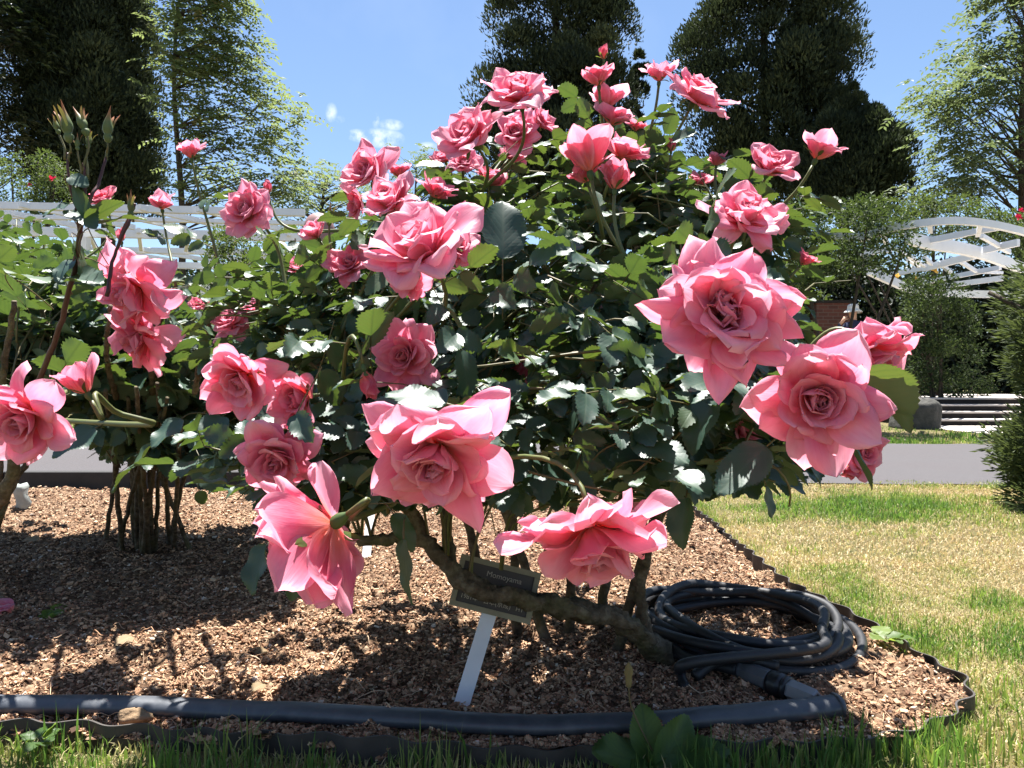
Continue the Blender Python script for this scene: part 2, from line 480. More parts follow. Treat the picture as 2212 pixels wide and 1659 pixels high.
class Bush:
    def __init__(s, name, loc, label, cat, seed, centre, group=None):
        s.root = root(name, loc, label, cat, group); s.rng = np.random.default_rng(seed)
        s.centre = np.asarray(centre, float); s.nodes = []; s.lb = []; s.ly = []; s.lz = []; s.ls = []; s.lh = []
        s.shoots = MB(); s.hero = []; s.rach = []; s.tw = []
    def cane(s, pts, r0, r1, thorny=True, rough=.12, n=9, seg=26, red=0.0):
        P = spline(pts, seg); rg = s.rng
        P[1:-1] += rg.normal(size=(seg - 2, 3)) * r1 * .25
        rad = np.linspace(r0, r1, seg)
        V, Q, T = tube(P, rad, n)
        nz = vnoise(V, int(rg.integers(1e6)), 3, 30)
        ctr = np.repeat(P, n, 0); ctr = np.concatenate([ctr, P[:1], P[-1:]])
        V = ctr + (V - ctr) * (1 + rough * nz * 1.6)[:, None]
        mb = MB(); mb.add(V, Q, T, h=np.full(len(V), red))
        if thorny:
            t, x, y = frames(P)
            for i in range(2, seg - 1):
                for _ in range(2):
                    if rg.random() < .75:
                        a = rg.uniform(0, 6.28); dv = math.cos(a) * x[i] + math.sin(a) * y[i]
                        b = P[i] + dv * rad[i] * .8; sz = rg.uniform(.004, .007)
                        c = t[i] * sz * .5; sd = nrm(np.cross(dv, t[i])) * sz * .18
                        mb.add([b - c, b + c, b + sd, b - sd, b + dv * sz - t[i] * sz * .25], tris=[[0, 2, 4], [2, 1, 4], [1, 3, 4], [3, 0, 4]], h=red)
        part('cane', mb.mesh('cane'), M['cane'] if red < .5 else M['redcane'], s.root)
        for i in range(int(seg * .5), seg, 3): s.nodes.append(P[i])
    def nearest(s, p, drop=.12):
        if not s.nodes: return s.centre
        N = np.array(s.nodes); dd = np.linalg.norm((N - (p - [0, 0, drop])) * [1, 1, 1.0], axis=1) + 2.0 * np.maximum(0, N[:, 2] - p[2] + .03)
        return N[np.argmin(dd)]
    def leaf(s, base, dirv, upn, scale=1.0, h=None, n5=True):
        h = s.rng.random() if h is None else h
        o, z, rach = compound(s.rng, base, dirv, upn, scale, h, n5)
        for (b, y, sz), zz in zip(o, z):
            s.lb.append(b); s.ly.append(y); s.lz.append(zz); s.ls.append(sz); s.lh.append(np.clip(h + s.rng.normal() * .06, 0, 1))
        s.rach.append((len(s.lb) - len(o), len(s.lb), np.array(rach)))
    def stem_leaves(s, P, fr, scale=1.0, h=None):
        t = np.gradient(P, axis=0); t = nrm(t); rg = s.rng
        az = rg.uniform(0, 6.28)
        for f in fr:
            i = min(len(P) - 1, int(f * (len(P) - 1))); az += 2.4 + rg.normal() * .3
            hd = np.array([math.cos(az), math.sin(az), 0]); hd = hd - (hd @ t[i]) * t[i] * .6
            outw = P[i] - s.centre; outw[2] *= .3
            dv = nrm(hd) + .45 * nrm(outw) + np.array([0, 0, rg.uniform(-.25, .4)])
            up = np.array([0, 0, 1.0]) + rg.normal(size=3) * .38 + .50 * nrm(P[i] - s.centre) * [1, 1, .4]
            s.leaf(P[i], dv, up, scale * rg.uniform(.75, 1.15), h)
    def bloom(s, seed, u, v, ext, d, face, o, **kw):
        via = kw.pop('via', None); lv = kw.pop('leaves', 2); sr = kw.pop('sr', .0030); lh = kw.pop('lh', None)
        b, st, ax, sc = make_bloom(s.root, seed, u, v, ext, d, face, o, **kw)
        nd = s.nearest(st)
        mid1 = st - ax * .10
        if via is not None:
            P = spline([st, st - ax * .03] + [np.asarray(q, float) for q in via] + [nd], 20)
        else:
            ln = np.linalg.norm(nd - st)
            P = bez(st, st - ax * min(.14, ln * .45), nd + (st - nd) * .35 + np.array([0, 0, .02]), nd, 18)
        rad = np.linspace(sr * .85, sr * 1.35, len(P))
        mb = MB(); mb.tube(P, rad, 7, h=np.linspace(0, 1, 1)[0])
        part('stem', mb.mesh('stem'), M['stem'], b)
        if lv: s.stem_leaves(P[::-1], np.linspace(.25, .72, lv), .95, lh)
    def shoot(s, tip, lvs=5, scale=1.0, h=None, r=.0022):
        rg = s.rng; nd = s.nearest(tip + rg.normal(size=3) * .08, .2)
        dv = tip - nd; ln = np.linalg.norm(dv)
        if ln > .42: nd = tip - dv / ln * .42
        P = bez(nd, nd + np.array([0, 0, .3 * ln]) + rg.normal(size=3) * .02, tip - (tip - nd) * .3 + np.array([0, 0, .02]), tip, 10)
        i0 = len(s.lb); s.stem_leaves(P, np.linspace(.3, 1.0, lvs), scale, h)
        s.tw.append((i0, len(s.lb), P, r, rg.random() * .6))
    def hero_leaf(s, bu, bv, bd, tu, tv, td, z, h=.4, width=1.0):
        B = at(bu, bv, bd); T = at(tu, tv, td)
        s.hero.append((B, T - B, np.asarray(z, float), np.linalg.norm(T - B), h, width))
    def finish(s, keep=None):
        B = np.array(s.lb); Y = nrm(np.array(s.ly)); Z = np.array(s.lz); S = np.array(s.ls); H = np.array(s.lh)
        ctr = B + Y * S[:, None] * .5
        ok = ~hidden_by_bloom(ctr) & ~hidden_by_bloom(B + Y * S[:, None] * .95)
        if keep is not None: ok &= keep(ctr)
        mb = MB(); place_leaflets(mb, s.rng, B[ok], Y[ok], Z[ok], S[ok], H[ok])
        for a, b, P in s.rach:
            if ok[a:b].any(): s.shoots.tube(P, .0009, 3, False, h=.3)
        for a, b, P, r, hh in s.tw:
            if ok[a:b].mean() > .35: s.shoots.tube(P, np.linspace(r * 1.3, r * .7, 10), 5, h=hh)
        if s.hero:
            for x in s.hero:
                m1 = MB(); place_leaflets(m1, s.rng, *[np.array([x[k]]) for k in range(6)], LEAFT_FINE); part('leaf', m1.mesh('leaf'), M['leaf'], s.root)
                P = bez(x[0], x[0] - nrm(x[1]) * .02, x[0] - nrm(x[1]) * .04 + [0, .02, -.01], x[0] - nrm(x[1]) * .05 + [0, .06, -.03], 6)
                s.shoots.tube(P, .0011, 4, False, h=.4)
        part('foliage', mb.mesh('foliage'), M['leaf'], s.root)
        part('twigs', s.shoots.mesh('twigs'), M['stem'], s.root, kind='stuff')
        print('leaflets', s.root.name, int(ok.sum()), len(ok))

M = {}
M['petal'] = petal_mat('petal')
M['leaf'] = leaf_mat('rose_leaf', (.028, .064, .046), (.050, .092, .030), (.13, .18, .10), (.13, .215, .03), .47, .55, .20)
M['sepal'] = leaf_mat('sepal', (.06, .12, .035), (.10, .13, .04), (.11, .16, .07), (.22, .32, .05), .5, .3, .3, False)
def stem_mat():
    t = NT('stem'); h = t.attr('h'); f = t.noise(45, 3, .5, t.pos())
    c = t.mix(h, (.085, .13, .03), (.16, .09, .05)); c = t.mix(t.math('MULTIPLY', f, .6), c, (.12, .06, .04))
    return t.done(t.bsdf(c, .5, .4))
M['stem'] = stem_mat()
def cane_mat():
    t = NT('cane_bark'); p = t.pos(); f = t.noise(40, 6, .65, p); g = t.noise(14, 4, .6, p)
    c = t.ramp(f, [(.3, (.035, .026, .017)), (.5, (.10, .075, .05)), (.72, (.20, .17, .125))])
    c = t.mix(t.math('MULTIPLY', t.math('SUBTRACT', g, .46, clamp=True), 2.6), c, (.105, .105, .04))
    vor = t.n('ShaderNodeTexVoronoi', {'Vector': p, 'Scale': 120.0}).outputs[0]
    hh = t.math('ADD', f, t.math('MULTIPLY', vor, .5))
    return t.done(t.bsdf(c, .85, .2, t.bump(hh, .8, .006)))
M['cane'] = cane_mat()
M['redcane'] = simple('young_red_cane', (.045, .016, .016), (.085, .030, .024), 30, .45, .4, .1)
# ================================================================== the rose bushes
GRP = 'rose bushes in the mulched bed'
main = Bush('rose_bush', (.20, 1.70, 0), 'large bush of full pink roses behind the tilted name plaque', 'rose bush', 5, (.08, 1.45, .62), GRP)
g = main
# canes: the thick leaning one before the plaque, and those standing behind
g.cane([on_ground(1470, 1432, -.0), at(1400, 1385, 1.60), at(1330, 1335, 1.55), at(1180, 1306, 1.47), at(1070, 1281, 1.43), at(985, 1240, 1.41), at(930, 1180, 1.40), at(893, 1130, 1.39), at(872, 1050, 1.38), at(868, 960, 1.36)], .022, .0105, False, .34, 14, 60)
g.cane([at(905, 1150, 1.395), at(840, 1165, 1.36), at(770, 1165, 1.32), at(720, 1120, 1.25)], .012, .006, False, .2)
g.cane([at(985, 1232, 1.42), at(965, 1150, 1.45), at(955, 1050, 1.5), at(930, 930, 1.5)], .010, .007, False, .2)
bx = [(1180, 1.78), (1120, 1.84), (1230, 1.82), (1060, 1.88), (1290, 1.86), (1330, 1.72)]
tips = [(960, 780, 1.5), (1080, 700, 1.55), (1250, 720, 1.5), (880, 640, 1.6), (1420, 760, 1.45), (1560, 820, 1.3)]
for (u0, d0), (u1, v1, d1) in zip(bx, tips):
    b0 = np.array([(u0 - 1106) / FPX * d0, d0, -.01]); e = at(u1, v1, d1)
    g.cane([b0, b0 * .72 + e * .28 + [0, 0, .05], b0 * .35 + e * .65 + [.0, 0, .04], e], .013, .006, True, .12)
g.cane([at(1400, 1385, 1.60), at(1385, 1290, 1.62), at(1400, 1180, 1.55), at(1440, 1050, 1.4), at(1500, 930, 1.25)], .014, .006, True, .15)
g.cane([at(868, 1000, 1.37), at(800, 880, 1.3), at(700, 800, 1.3), at(640, 760, 1.35)], .010, .005, True, .1)
g.cane([at(1250, 760, 1.5), at(1290, 600, 1.5), at(1320, 480, 1.5)], .007, .004)
g.cane([at(1080, 720, 1.55), at(1060, 560, 1.5), at(1020, 450, 1.48)], .007, .004)
g.cane([at(880, 660, 1.58), at(840, 560, 1.45), at(800, 480, 1.4)], .007, .004)
g.cane([at(1420, 780, 1.45), at(1520, 640, 1.4), at(1600, 540, 1.38)], .007, .004)
g.cane([at(1520, 900, 1.28), at(1600, 900, 1.1), at(1660, 880, .95)], .006, .004)

BL = [  # seed u v ext depth facing openness extra
 (101, 1572, 682, 318, .74, (-.12, -1, .12), .93, dict(messy=.55, N=50, k=.12, label='biggest full blown pink rose, its petals ruffled')),
 (102, 1764, 868, 282, .73, (-.30, -.92, -.12), .74, dict(k=.25, N=40, label='wide pink rose with a deep red spiral heart')),
 (103, 1872, 768, 214, .86, (.30, -.50, -.72), .95, dict(messy=.3, k=.1)),
 (104, 941, 985, 322, .73, (-.04, -.74, -.62), .93, dict(k=.12, N=44, messy=.15, via=[at(955, 950, .86), at(985, 900, 1.1)], label='open pink rose with star pointed outer petals')),
 (105, 1276, 1165, 330, .75, (.12, -.52, -.80), 1.0, dict(k=.1, messy=.35, N=40, label='nodding pink rose above the black hose')),
 (106, 668, 1165, 275, .86, (-.70, .22, -.50), .80, dict(k=.12, N=42, messy=.2, reflex=.3, via=[at(760, 1120, .95), at(850, 1085, 1.08)], sr=.004, label='pink rose turned away, showing its green sepals')),
 (107, 905, 518, 228, .96, (-.36, -.66, .62), .66, dict(k=.1, N=40, droop=.5, label='tall pink rose with a browned lower petal')),
 (108, 598, 992, 182, 1.0, (-.02, -.88, -.40), .82, dict(k=.2)),
 (109, 520, 830, 170, 1.0, (-.12, -.80, -.42), .68, dict(k=.15)),
 (110, 632, 866, 128, 1.02, (-.55, -.75, -.12), .5, dict(k=.4)),
 (111, 876, 772, 172, 1.06, (-.22, -.88, .06), .74, dict(k=.2)),
 (112, 1118, 200, 158, 1.28, (-.18, -.62, .75), .78, dict(k=.15, droop=.3)),
 (113, 1006, 288, 130, 1.33, (-.45, -.72, .42), .60, dict(k=.2)),
 (114, 1290, 162, 74, 1.42, (-.12, -.2, 1), .31, dict(k=.45)),
 (115, 1314, 212, 76, 1.46, (.0, -.1, 1), .42, dict(k=.15)),
 (116, 1326, 246, 76, 1.43, (.2, -.3, .9), .45, dict(k=.25)),
 (117, 1424, 153, 78, 1.50, (.08, -.12, 1), .31, dict(k=.2)),
 (118, 1514, 202, 138, 1.44, (.28, -.42, .60), .74, dict(k=.2, droop=.3)),
 (119, 1118, 285, 104, 1.52, (-.02, -.88, .25), .8, dict(k=.25)),
 (120, 1178, 258, 62, 1.52, (.6, -.4, .4), .5, dict(k=.3)),
 (121, 791, 362, 122, 1.22, (-.42, -.82, .28), .62, dict(k=.3)),
 (122, 862, 368, 52, 1.3, (.0, -.2, .9), .4, dict(k=.4)),
 (123, 838, 428, 118, 1.12, (-.3, -.62, .6), .7, dict(k=.15)),
 (124, 766, 440, 70, 1.25, (-.4, -.3, -.1), .5, dict(k=.6)),
 (125, 946, 405, 84, 1.28, (.4, -.2, .6), .55, dict(k=.4)),
 (126, 1003, 348, 78, 1.46, (.1, -.8, .4), .8, dict(k=.05)),
 (127, 958, 338, 60, 1.50, (-.3, -.5, .6), .5, dict(k=.6)),
 (128, 1268, 330, 112, 1.18, (-.15, .12, 1), .30, dict(k=.55, reflex=.2)),
 (129, 1348, 318, 104, 1.28, (.32, -.3, .7), .62, dict(k=.25)),
 (130, 1330, 382, 74, 1.15, (.1, .15, 1), .30, dict(k=.7, reflex=.15)),
 (131, 1262, 374, 70, 1.2, (-.3, -.1, .8), .4, dict(k=.75)),
 (132, 1674, 350, 112, 1.28, (.10, -.62, .5), .5, dict(k=.25)),
 (133, 1778, 315, 86, 1.30, (.35, -.2, .8), .40, dict(k=.3)),
 (134, 1612, 468, 182, 1.02, (.16, -.66, .58), .86, dict(k=.15, messy=.25)),
 (135, 1550, 344, 38, 1.42, (.1, -.1, 1), .3, dict(k=.6)),
 (136, 1512, 386, 66, 1.48, (-.1, -.3, .8), .55, dict(k=.5)),
 (137, 751, 570, 104, 1.28, (.0, -.55, .35), .66, dict(k=.4)),
 (138, 676, 492, 62, 1.32, (-.2, -.4, .4), .5, dict(k=.25)),
 (139, 536, 455, 122, 1.32, (-.25, -.84, .22), .80, dict(k=.2)),
 (141, 502, 703, 104, 1.5, (-.2, -.5, .6), .85, dict(k=.2)),
 (142, 1104, 798, 92, 1.40, (.1, -.7, .1), .75, dict(k=.5, clear=False)),
 (143, 1866, 982, 96, 1.12, (.15, -.65, .0), .55, dict(k=.4)),
 (144, 1832, 1018, 42, 1.12, (-.1, -.2, -.9), .32, dict(k=.9)),
 (145, 1613, 932, 62, 1.12, (.2, -.3, .3), .5, dict(k=.5)),
 (146, 1366, 1110, 66, 1.22, (.2, -.6, -.3), .6, dict(k=.4)),
 (147, 1304, 112, 38, 1.46, (.0, -.05, 1), .12, dict(k=.9, N=9)),
 (148, 798, 832, 72, .98, (.25, -.1, -1), .14, dict(k=.95, N=10, reflex=.1)),
 (149, 1452, 312, 38, 1.46, (.1, 0, 1), .1, dict(k=1.0, N=8)),
 (150, 1064, 380, 66, 1.5, (.2, -.3, .8), .5, dict(k=.6)),
 (151, 578, 402, 40, 1.5, (-.15, -.05, 1), .1, dict(k=1.0, N=9)),
 (152, 880, 606, 90, 1.05, (-.3, -.6, -.2), .7, dict(k=.2)),
 (153, 985, 530, 110, 1.04, (.55, -.5, .35), .66, dict(k=.15)),
 (154, 1110, 335, 66, 1.56, (.1, -.5, .5), .6, dict(k=.35)),
 (155, 1746, 556, 44, 1.3, (.3, -.2, .4), .35, dict(k=.85)),
 (156, 1375, 272, 44, 1.5, (.2, -.1, .9), .4, dict(k=.7)),
]
for (sd, u, v, e, d, f, o, kw) in BL: g.bloom(sd, u, v, e, d, f, o, **kw)

TOP = [(430, 500), (480, 545), (540, 560), (600, 545), (650, 560), (720, 545), (800, 440), (860, 400), (950, 400), (1040, 345), (1180, 350), (1250, 315), (1320, 310), (1400, 275), (1480, 310), (1540, 375), (1640, 410), (1710, 430), (1750, 520), (1800, 600)]
BOT = [(430, 1000), (480, 1050), (600, 1085), (800, 1110), (900, 1120), (1100, 1080), (1300, 1080), (1480, 1110), (1640, 1060), (1740, 1000), (1800, 900)]
rg = np.random.default_rng(21)
n = 0
while n < 400:
    u = rg.uniform(440, 1765); v = rg.uniform(280, 1120)
    vt, vb = interp_poly(u, TOP), interp_poly(u, BOT)
    if v < vt + 25 or v > vb: continue
    if v > 890 and rg.random() < .62: continue
    core = min(1, (v - vt) / 250); dmin = 1.5 - .62 * min(1, (v - vt) / 560) + (.12 if u < 700 else 0)
    d = dmin + (1.55 + .85 * core - dmin) * rg.random() ** 1.7 if u > 700 else rg.uniform(dmin, 1.65)
    if v > 900: d = rg.uniform(.92, 1.7)
    g.shoot(at(u, v, d), int(rg.integers(4, 7)), rg.uniform(.8, 1.12), (rg.random() ** 2.6) if v > vt + 70 else rg.random() ** 1.2); n += 1
for k in range(26):      # the low right shoulder, nearer
    u = rg.uniform(1320, 1700); v = rg.uniform(820, 1080); g.shoot(at(u, v, rg.uniform(.86, 1.1)), 3, .95, rg.random() ** 3)
for k in range(14):
    u = rg.uniform(830, 1200); v = rg.uniform(830, 1090); g.shoot(at(u, v, rg.uniform(.95, 1.2)), 3, .9, rg.random() ** 3)
H = g.hero_leaf
H(1655, 965, .80, 1548, 1062, .78, (-.3, -.75, .6), .1, .95); H(1660, 1000, .82, 1560, 945, .86, (.1, -.3, .9), .2)
H(1840, 812, .80, 1972, 880, .84, (.1, .5, .9), .9, 1.0); H(1368, 955, .85, 1480, 968, .80, (-.2, -.35, .9), .1)
H(1545, 862, .86, 1478, 965, .84, (-.5, -.4, .8), .05, 1.1); H(1420, 1005, .85, 1535, 1068, .80, (.1, -.5, .9), .15, 1.2)
H(1086, 560, 1.05, 1088, 428, 1.08, (.25, -1, .1), .0, 1.0); H(965, 872, .82, 832, 845, .84, (.0, -.5, .85), .0, 1.05)
H(872, 1165, .95, 878, 1308, .93, (-.8, -.5, .2), .2, .75); H(575, 1175, .98, 540, 1285, .96, (-.5, -.7, .4), .3, .9)
H(640, 1230, .98, 630, 1300, .97, (.3, -.9, .2), .4, .9); H(1655, 1050, .84, 1672, 1118, .83, (.7, -.6, .3), .2, .9)
H(1745, 1002, .86, 1778, 1052, .86, (.7, -.5, .4), .2, .9); H(1665, 985, .86, 1748, 1015, .86, (.1, .1, 1), .7, .9)
H(1482, 1075, .92, 1460, 1180, .9, (-.7, -.6, .3), .1, 1.0); H(1828, 955, .84, 1893, 1055, .84, (.9, -.4, .3), .15, .6)
H(1345, 690, 1.0, 1395, 700, .98, (.1, -.6, .9), .2); H(1225, 660, 1.1, 1205, 720, 1.08, (0, -.6, .8), .1)
H(1180, 545, 1.12, 1260, 525, 1.1, (0, -.5, .9), .15); H(820, 1010, .95, 765, 1050, .95, (-.2, .3, .9), 1.0, .8)
H(850, 1110, .98, 900, 1180, .96, (.2, -.5, .6), .9, .8); H(1350, 745, .98, 1320, 695, .96, (-.4, -.5, .9), .05, 1.1)
H(1260, 850, .95, 1180, 830, .93, (0, -.5, .9), .1); H(1195, 850, .95, 1215, 900, .93, (.1, -.6, .7), .1); H(1880, 830, .84, 1975, 895, .86, (.3, .4, .9), .8, .7)
for k in range(70):     # bigger near leaves scattered over the face of the bush
    u = rg.uniform(680, 1560); v = rg.uniform(560, 1060); d = rg.uniform(.95, 1.15)
    P = at(u, v, d)
    if hidden_by_bloom(P[None])[0]: continue
    a = rg.uniform(0, 6.28); dv = np.array([math.cos(a), -.35, math.sin(a) * .6 - .25])
    g.leaf(P, dv, np.array([0, -.25, 1.0]) + rg.normal(size=3) * .35, rg.uniform(.95, 1.25), rg.random() ** 3)

left = Bush('rose_bush', (-1.38, 2.8, 0), 'pink rose bush on many thin thorny canes, left of the plaque', 'rose bush', 6, (-1.15, 2.2, .65), GRP)
g = left
rl = np.random.default_rng(8)
for k in range(19):
    u0 = 305 + rl.normal() * 46; d0 = 2.78 + rl.uniform(-.12, .12); u1 = rl.uniform(190, 470); v1 = rl.uniform(800, 930); d1 = rl.uniform(1.9, 2.6)
    b0 = np.array([(u0 - 1106) / FPX * d0, d0, -.01]); e = at(u1, v1, d1)
    m_ = b0 * .52 + e * .48 + [0, 0, .04]
    g.cane([b0, m_, e], .0088, .005, True, .12, 7, 22)
for (a, b, c) in [((330, 850, 2.1), (330, 740, 1.95), (380, 620, 1.85)), ((420, 850, 2.0), (440, 740, 1.9), (480, 600, 1.8)), ((250, 860, 2.1), (230, 760, 1.9), (240, 660, 1.8)), ((480, 840, 2.), (540, 740, 1.8), (560, 640, 1.7)), ((200, 860, 2.2), (120, 760, 2.1), (80, 640, 2.0))]:
    g.cane([at(*a), at(*b), at(*c)], .008, .005)
BL2 = [
 (201, 300, 625, 190, 1.68, (-.45, -.62, -.45), .92, dict(messy=.6, k=.12, N=36, droop=.6, via=[at(345, 610, 1.75), at(400, 610, 1.85), at(450, 660, 1.95)], label='overblown pink rose with drooping petals')),
 (202, 296, 725, 165, 1.74, (-.5, -.62, -.35), .86, dict(messy=.5, k=.2, N=32, droop=.4)),
 (203, 350, 430, 52, 1.9, (.05, -.4, .85), .40, dict(k=.3)),
 (204, 415, 320, 60, 1.75, (-.05, -.35, .85), .40, dict(k=.25)),
 (205, 220, 424, 62, 2.1, (-.1, -.5, .8), .42, dict(k=.85)),
 (206, 545, 664, 52, 1.9, (-.1, -.4, .6), .5, dict(k=.4)), (207, 640, 572, 46, 1.9, (.1, -.5, .5), .6, dict(k=.2)),
 (208, 430, 655, 44, 2.0, (.1, -.5, .5), .6, dict(k=.5)), (209, 262, 505, 40, 2.0, (0, -.1, 1), .12, dict(k=.8, N=8)),
]
for (sd, u, v, e, d, f, o, kw) in BL2: g.bloom(sd, u, v, e, d, f, o, **kw)
TOP2 = [(0, 610), (100, 600), (200, 590), (330, 590), (400, 620), (480, 620), (560, 580), (660, 560)]
BOT2 = [(0, 800), (150, 830), (250, 960), (320, 1000), (450, 1010), (560, 980), (660, 900)]
n = 0
while n < 165:
    u = rg.uniform(40, 660); v = rg.uniform(500, 1010)
    vt, vb = interp_poly(u, TOP2), interp_poly(u, BOT2)
    if v < vt + 15 or v > vb: continue
    d = rg.uniform(2.15, 3.3)
    g.shoot(at(u, v, d), int(rg.integers(4, 7)), rg.uniform(1.3, 1.7), rg.random() ** 3); n += 1
for k in range(16):
    u = rg.uniform(120, 470); v = rg.uniform(880, 1040); g.shoot(at(u, v, rg.uniform(2.0, 2.4)), 4, 1.4, rg.random() ** 2)
for (x) in [(205, 925, 1.35, 110, 985, 1.3, (0, -.5, .8), .05, 1.2), (390, 905, 1.4, 325, 965, 1.35, (-.2, -.6, .8), .1, 1.1), (480, 900, 1.35, 430, 965, 1.3, (.2, -.6, .8), .0, 1.1),
            (330, 960, 1.5, 235, 1060, 1.45, (-.5, -.3, .8), .8, .6), (430, 985, 1.5, 470, 1060, 1.48, (.3, -.8, .3), .1, 1.1), (430, 1060, 1.5, 440, 1090, 1.5, (.3, -.8, .3), 1., 1.3)]:
    g.hero_leaf(*x)

tall = Bush('rose_bush', (-1.45, 1.75, 0), 'tall rose bush at the left edge with green buds on dark red canes', 'rose bush', 7, (-1.05, 1.6, .55), GRP)
g = tall
g.cane([at(-80, 1300, 1.80), at(-20, 1130, 1.75), at(20, 1040, 1.72), at(42, 950, 1.7), at(60, 880, 1.68)], .015, .011, True, .12, 9, 24)
g.cane([at(-40, 1250, 1.78), at(20, 1060, 1.8), at(75, 980, 1.82), at(105, 900, 1.85)], .008, .006)
g.cane([at(-40, 1250, 1.8), at(0, 1000, 1.85), at(10, 800, 1.8), at(30, 650, 1.75)], .009, .006)
g.cane([at(60, 880, 1.68), at(110, 760, 1.6), at(148, 640, 1.52), at(172, 510, 1.48), at(166, 450, 1.46)], .0062, .0042, False, .06, 8, 26, 1.0)
g.cane([at(166, 450, 1.46), at(150, 400, 1.45), at(146, 330, 1.45)], .0030, .0022, False, .04, 7, 14, 1.0)
g.cane([at(183, 440, 1.46), at(184, 400, 1.46), at(180, 352, 1.46)], .0028, .0022, False, .04, 7, 14, 1.0)
g.cane([at(172, 500, 1.47), at(194, 432, 1.46), at(214, 392, 1.48), at(230, 340, 1.49)], .0040, .0026, False, .04, 7, 14, 1.0)
for (a, b, c) in [((250, 560, 1.7), (265, 500, 1.68), (292, 440, 1.66)), ((230, 640, 1.6), (245, 560, 1.62), (282, 470, 1.62))]:
    g.cane([at(*a), at(*b), at(*c)], .0045, .003, False, .04, 7, 14, 1.0)
BL3 = [
 (301, 62, 905, 215, 1.02, (-.12, -.84, -.36), .78, dict(k=.12, N=32, label='pale pink rose cut by the left picture edge')),
 (302, 162, 812, 90, 1.08, (-.42, -.12, .85), .26, dict(k=.5, N=14, via=[at(205, 850, 1.1), at(250, 890, 1.14), at(320, 918, 1.22)], reflex=.1, sr=.0038, label='half open coral bud on an arching stem')),
]
for (sd, u, v, e, d, f, o, kw) in BL3: g.bloom(sd, u, v, e, d, f, o, **kw)
def green_bud(gb, u, v, L, d, lean, stem_to, seed):
    """a closed bud, long sepals drawn to a tip"""
    rn = np.random.default_rng(seed); sc = L / FPX * d
    mb = MB(); ax = nrm(np.array([lean, rn.normal() * .1, 1.0])); O = at(u, v, d) - ax * sc * .5
    V, Q = lathe([(.03, 0), (.075, .04), (.11, .12), (.105, .19), (.075, .22), (.10, .27), (.135, .36), (.13, .45), (.10, .56), (.06, .68), (.03, .80), (.014, .92), (.004, 1.0)], 10)
    a = np.arctan2(V[:, 1], V[:, 0]); V[:, :2] *= (1 + .10 * np.cos(5 * a + V[:, 2] * 2))[:, None]
    V[:, 0] += .07 * np.sin(V[:, 2] * 3 + seed) * V[:, 2]
    Rm = axis_rot(ax, rn.uniform(0, 6))
    tipc = np.clip((V[:, 2] - .55) * 2.6, 0, 1)
    mb.add(V @ Rm.T * sc + O, Q, h=tipc)
    for k in range(3):
        az = rn.uniform(0, 6.28)
        P, Qp, uv = petal(rn, .9, 0, az, .62, .05, .10, .24, (R(12), R(2), R(rn.uniform(10, 60))), .1, .2, 8, 5, .1, rn.normal() * .2)
        mb.add(P @ Rm.T * sc + O, Qp, h=np.clip(uv[:, 1] * 1.4 - .3, 0, 1))
    b = part('flower_bud', mb.mesh('flower_bud'), M['bud'], gb.root)
    s2 = at(*stem_to); P = bez(O + ax * .004, O - ax * .03, s2 + [0, 0, .03], s2, 10)
    m2 = MB(); m2.tube(P, np.linspace(.0017, .0026, 10), 6, h=.25)
    part('stem', m2.mesh('stem'), M['stem'], b)
t = NT('bud_green'); h_ = t.attr('h'); f_ = t.noise(60, 3, .5, t.pos())
c_ = t.mix(f_, (.085, .13, .045), (.15, .18, .075)); c_ = t.mix(h_, c_, (.42, .15, .07))
M['bud'] = t.done(t.thin(t.bsdf(c_, .55, .3), (.2, .25, .05), .15))
for i, (u, v, L, d, ln, st) in enumerate([(119, 268, 46, 1.45, -.35, (140, 345, 1.45)), (141, 262, 92, 1.44, -.15, (147, 350, 1.45)), (174, 261, 74, 1.46, -.45, (180, 370, 1.46)),
        (166, 306, 40, 1.45, -.1, (176, 380, 1.46)), (192, 300, 46, 1.47, .05, (190, 385, 1.46)), (234, 268, 80, 1.48, .05, (230, 345, 1.49)),
        (284, 440, 60, 1.66, .15, (288, 480, 1.66)), (712, 462, 52, 1.3, .05, (716, 560, 1.3))]):
    green_bud(tall if u < 600 else main, u, v, L, d, ln, st, i + 40)
for x in [(182, 470, 1.45, 162, 400, 1.44, (.8, -.5, .3), .95, .8), (185, 480, 1.45, 262, 428, 1.47, (.1, .2, .9), .95, 1.1), (195, 490, 1.45, 300, 445, 1.5, (.3, .2, .9), .9, .7),
          (150, 440, 1.46, 90, 465, 1.42, (-.3, -.6, .8), .05, 1.), (158, 455, 1.46, 200, 475, 1.42, (.2, -.7, .7), .05, 1.1), (150, 380, 1.45, 188, 398, 1.43, (.2, -.8, .5), .05, .9),
          (160, 560, 1.5, 110, 590, 1.45, (-.2, -.5, .9), .1, 1), (160, 520, 1.5, 195, 590, 1.5, (.5, .1, .9), .95, 1.1), (150, 600, 1.5, 215, 610, 1.45, (.1, -.6, .9), .1, 1.1), (28, 600, 1.5, -40, 560, 1.5, (-.1, .1, 1), .9, 1.), (20, 590, 1.5, 105, 600, 1.45, (0, .1, 1), .95, .8)]:
    g.hero_leaf(*x)
n = 0
while n < 90:
    u = rg.uniform(-120, 250); v = rg.uniform(560, 900)
    if v > 900 - max(0, u - 50) * .3: continue
    g.shoot(at(u, v, rg.uniform(2.15, 3.4)), int(rg.integers(4, 6)), rg.uniform(1.35, 1.8), rg.random() ** 3); n += 1
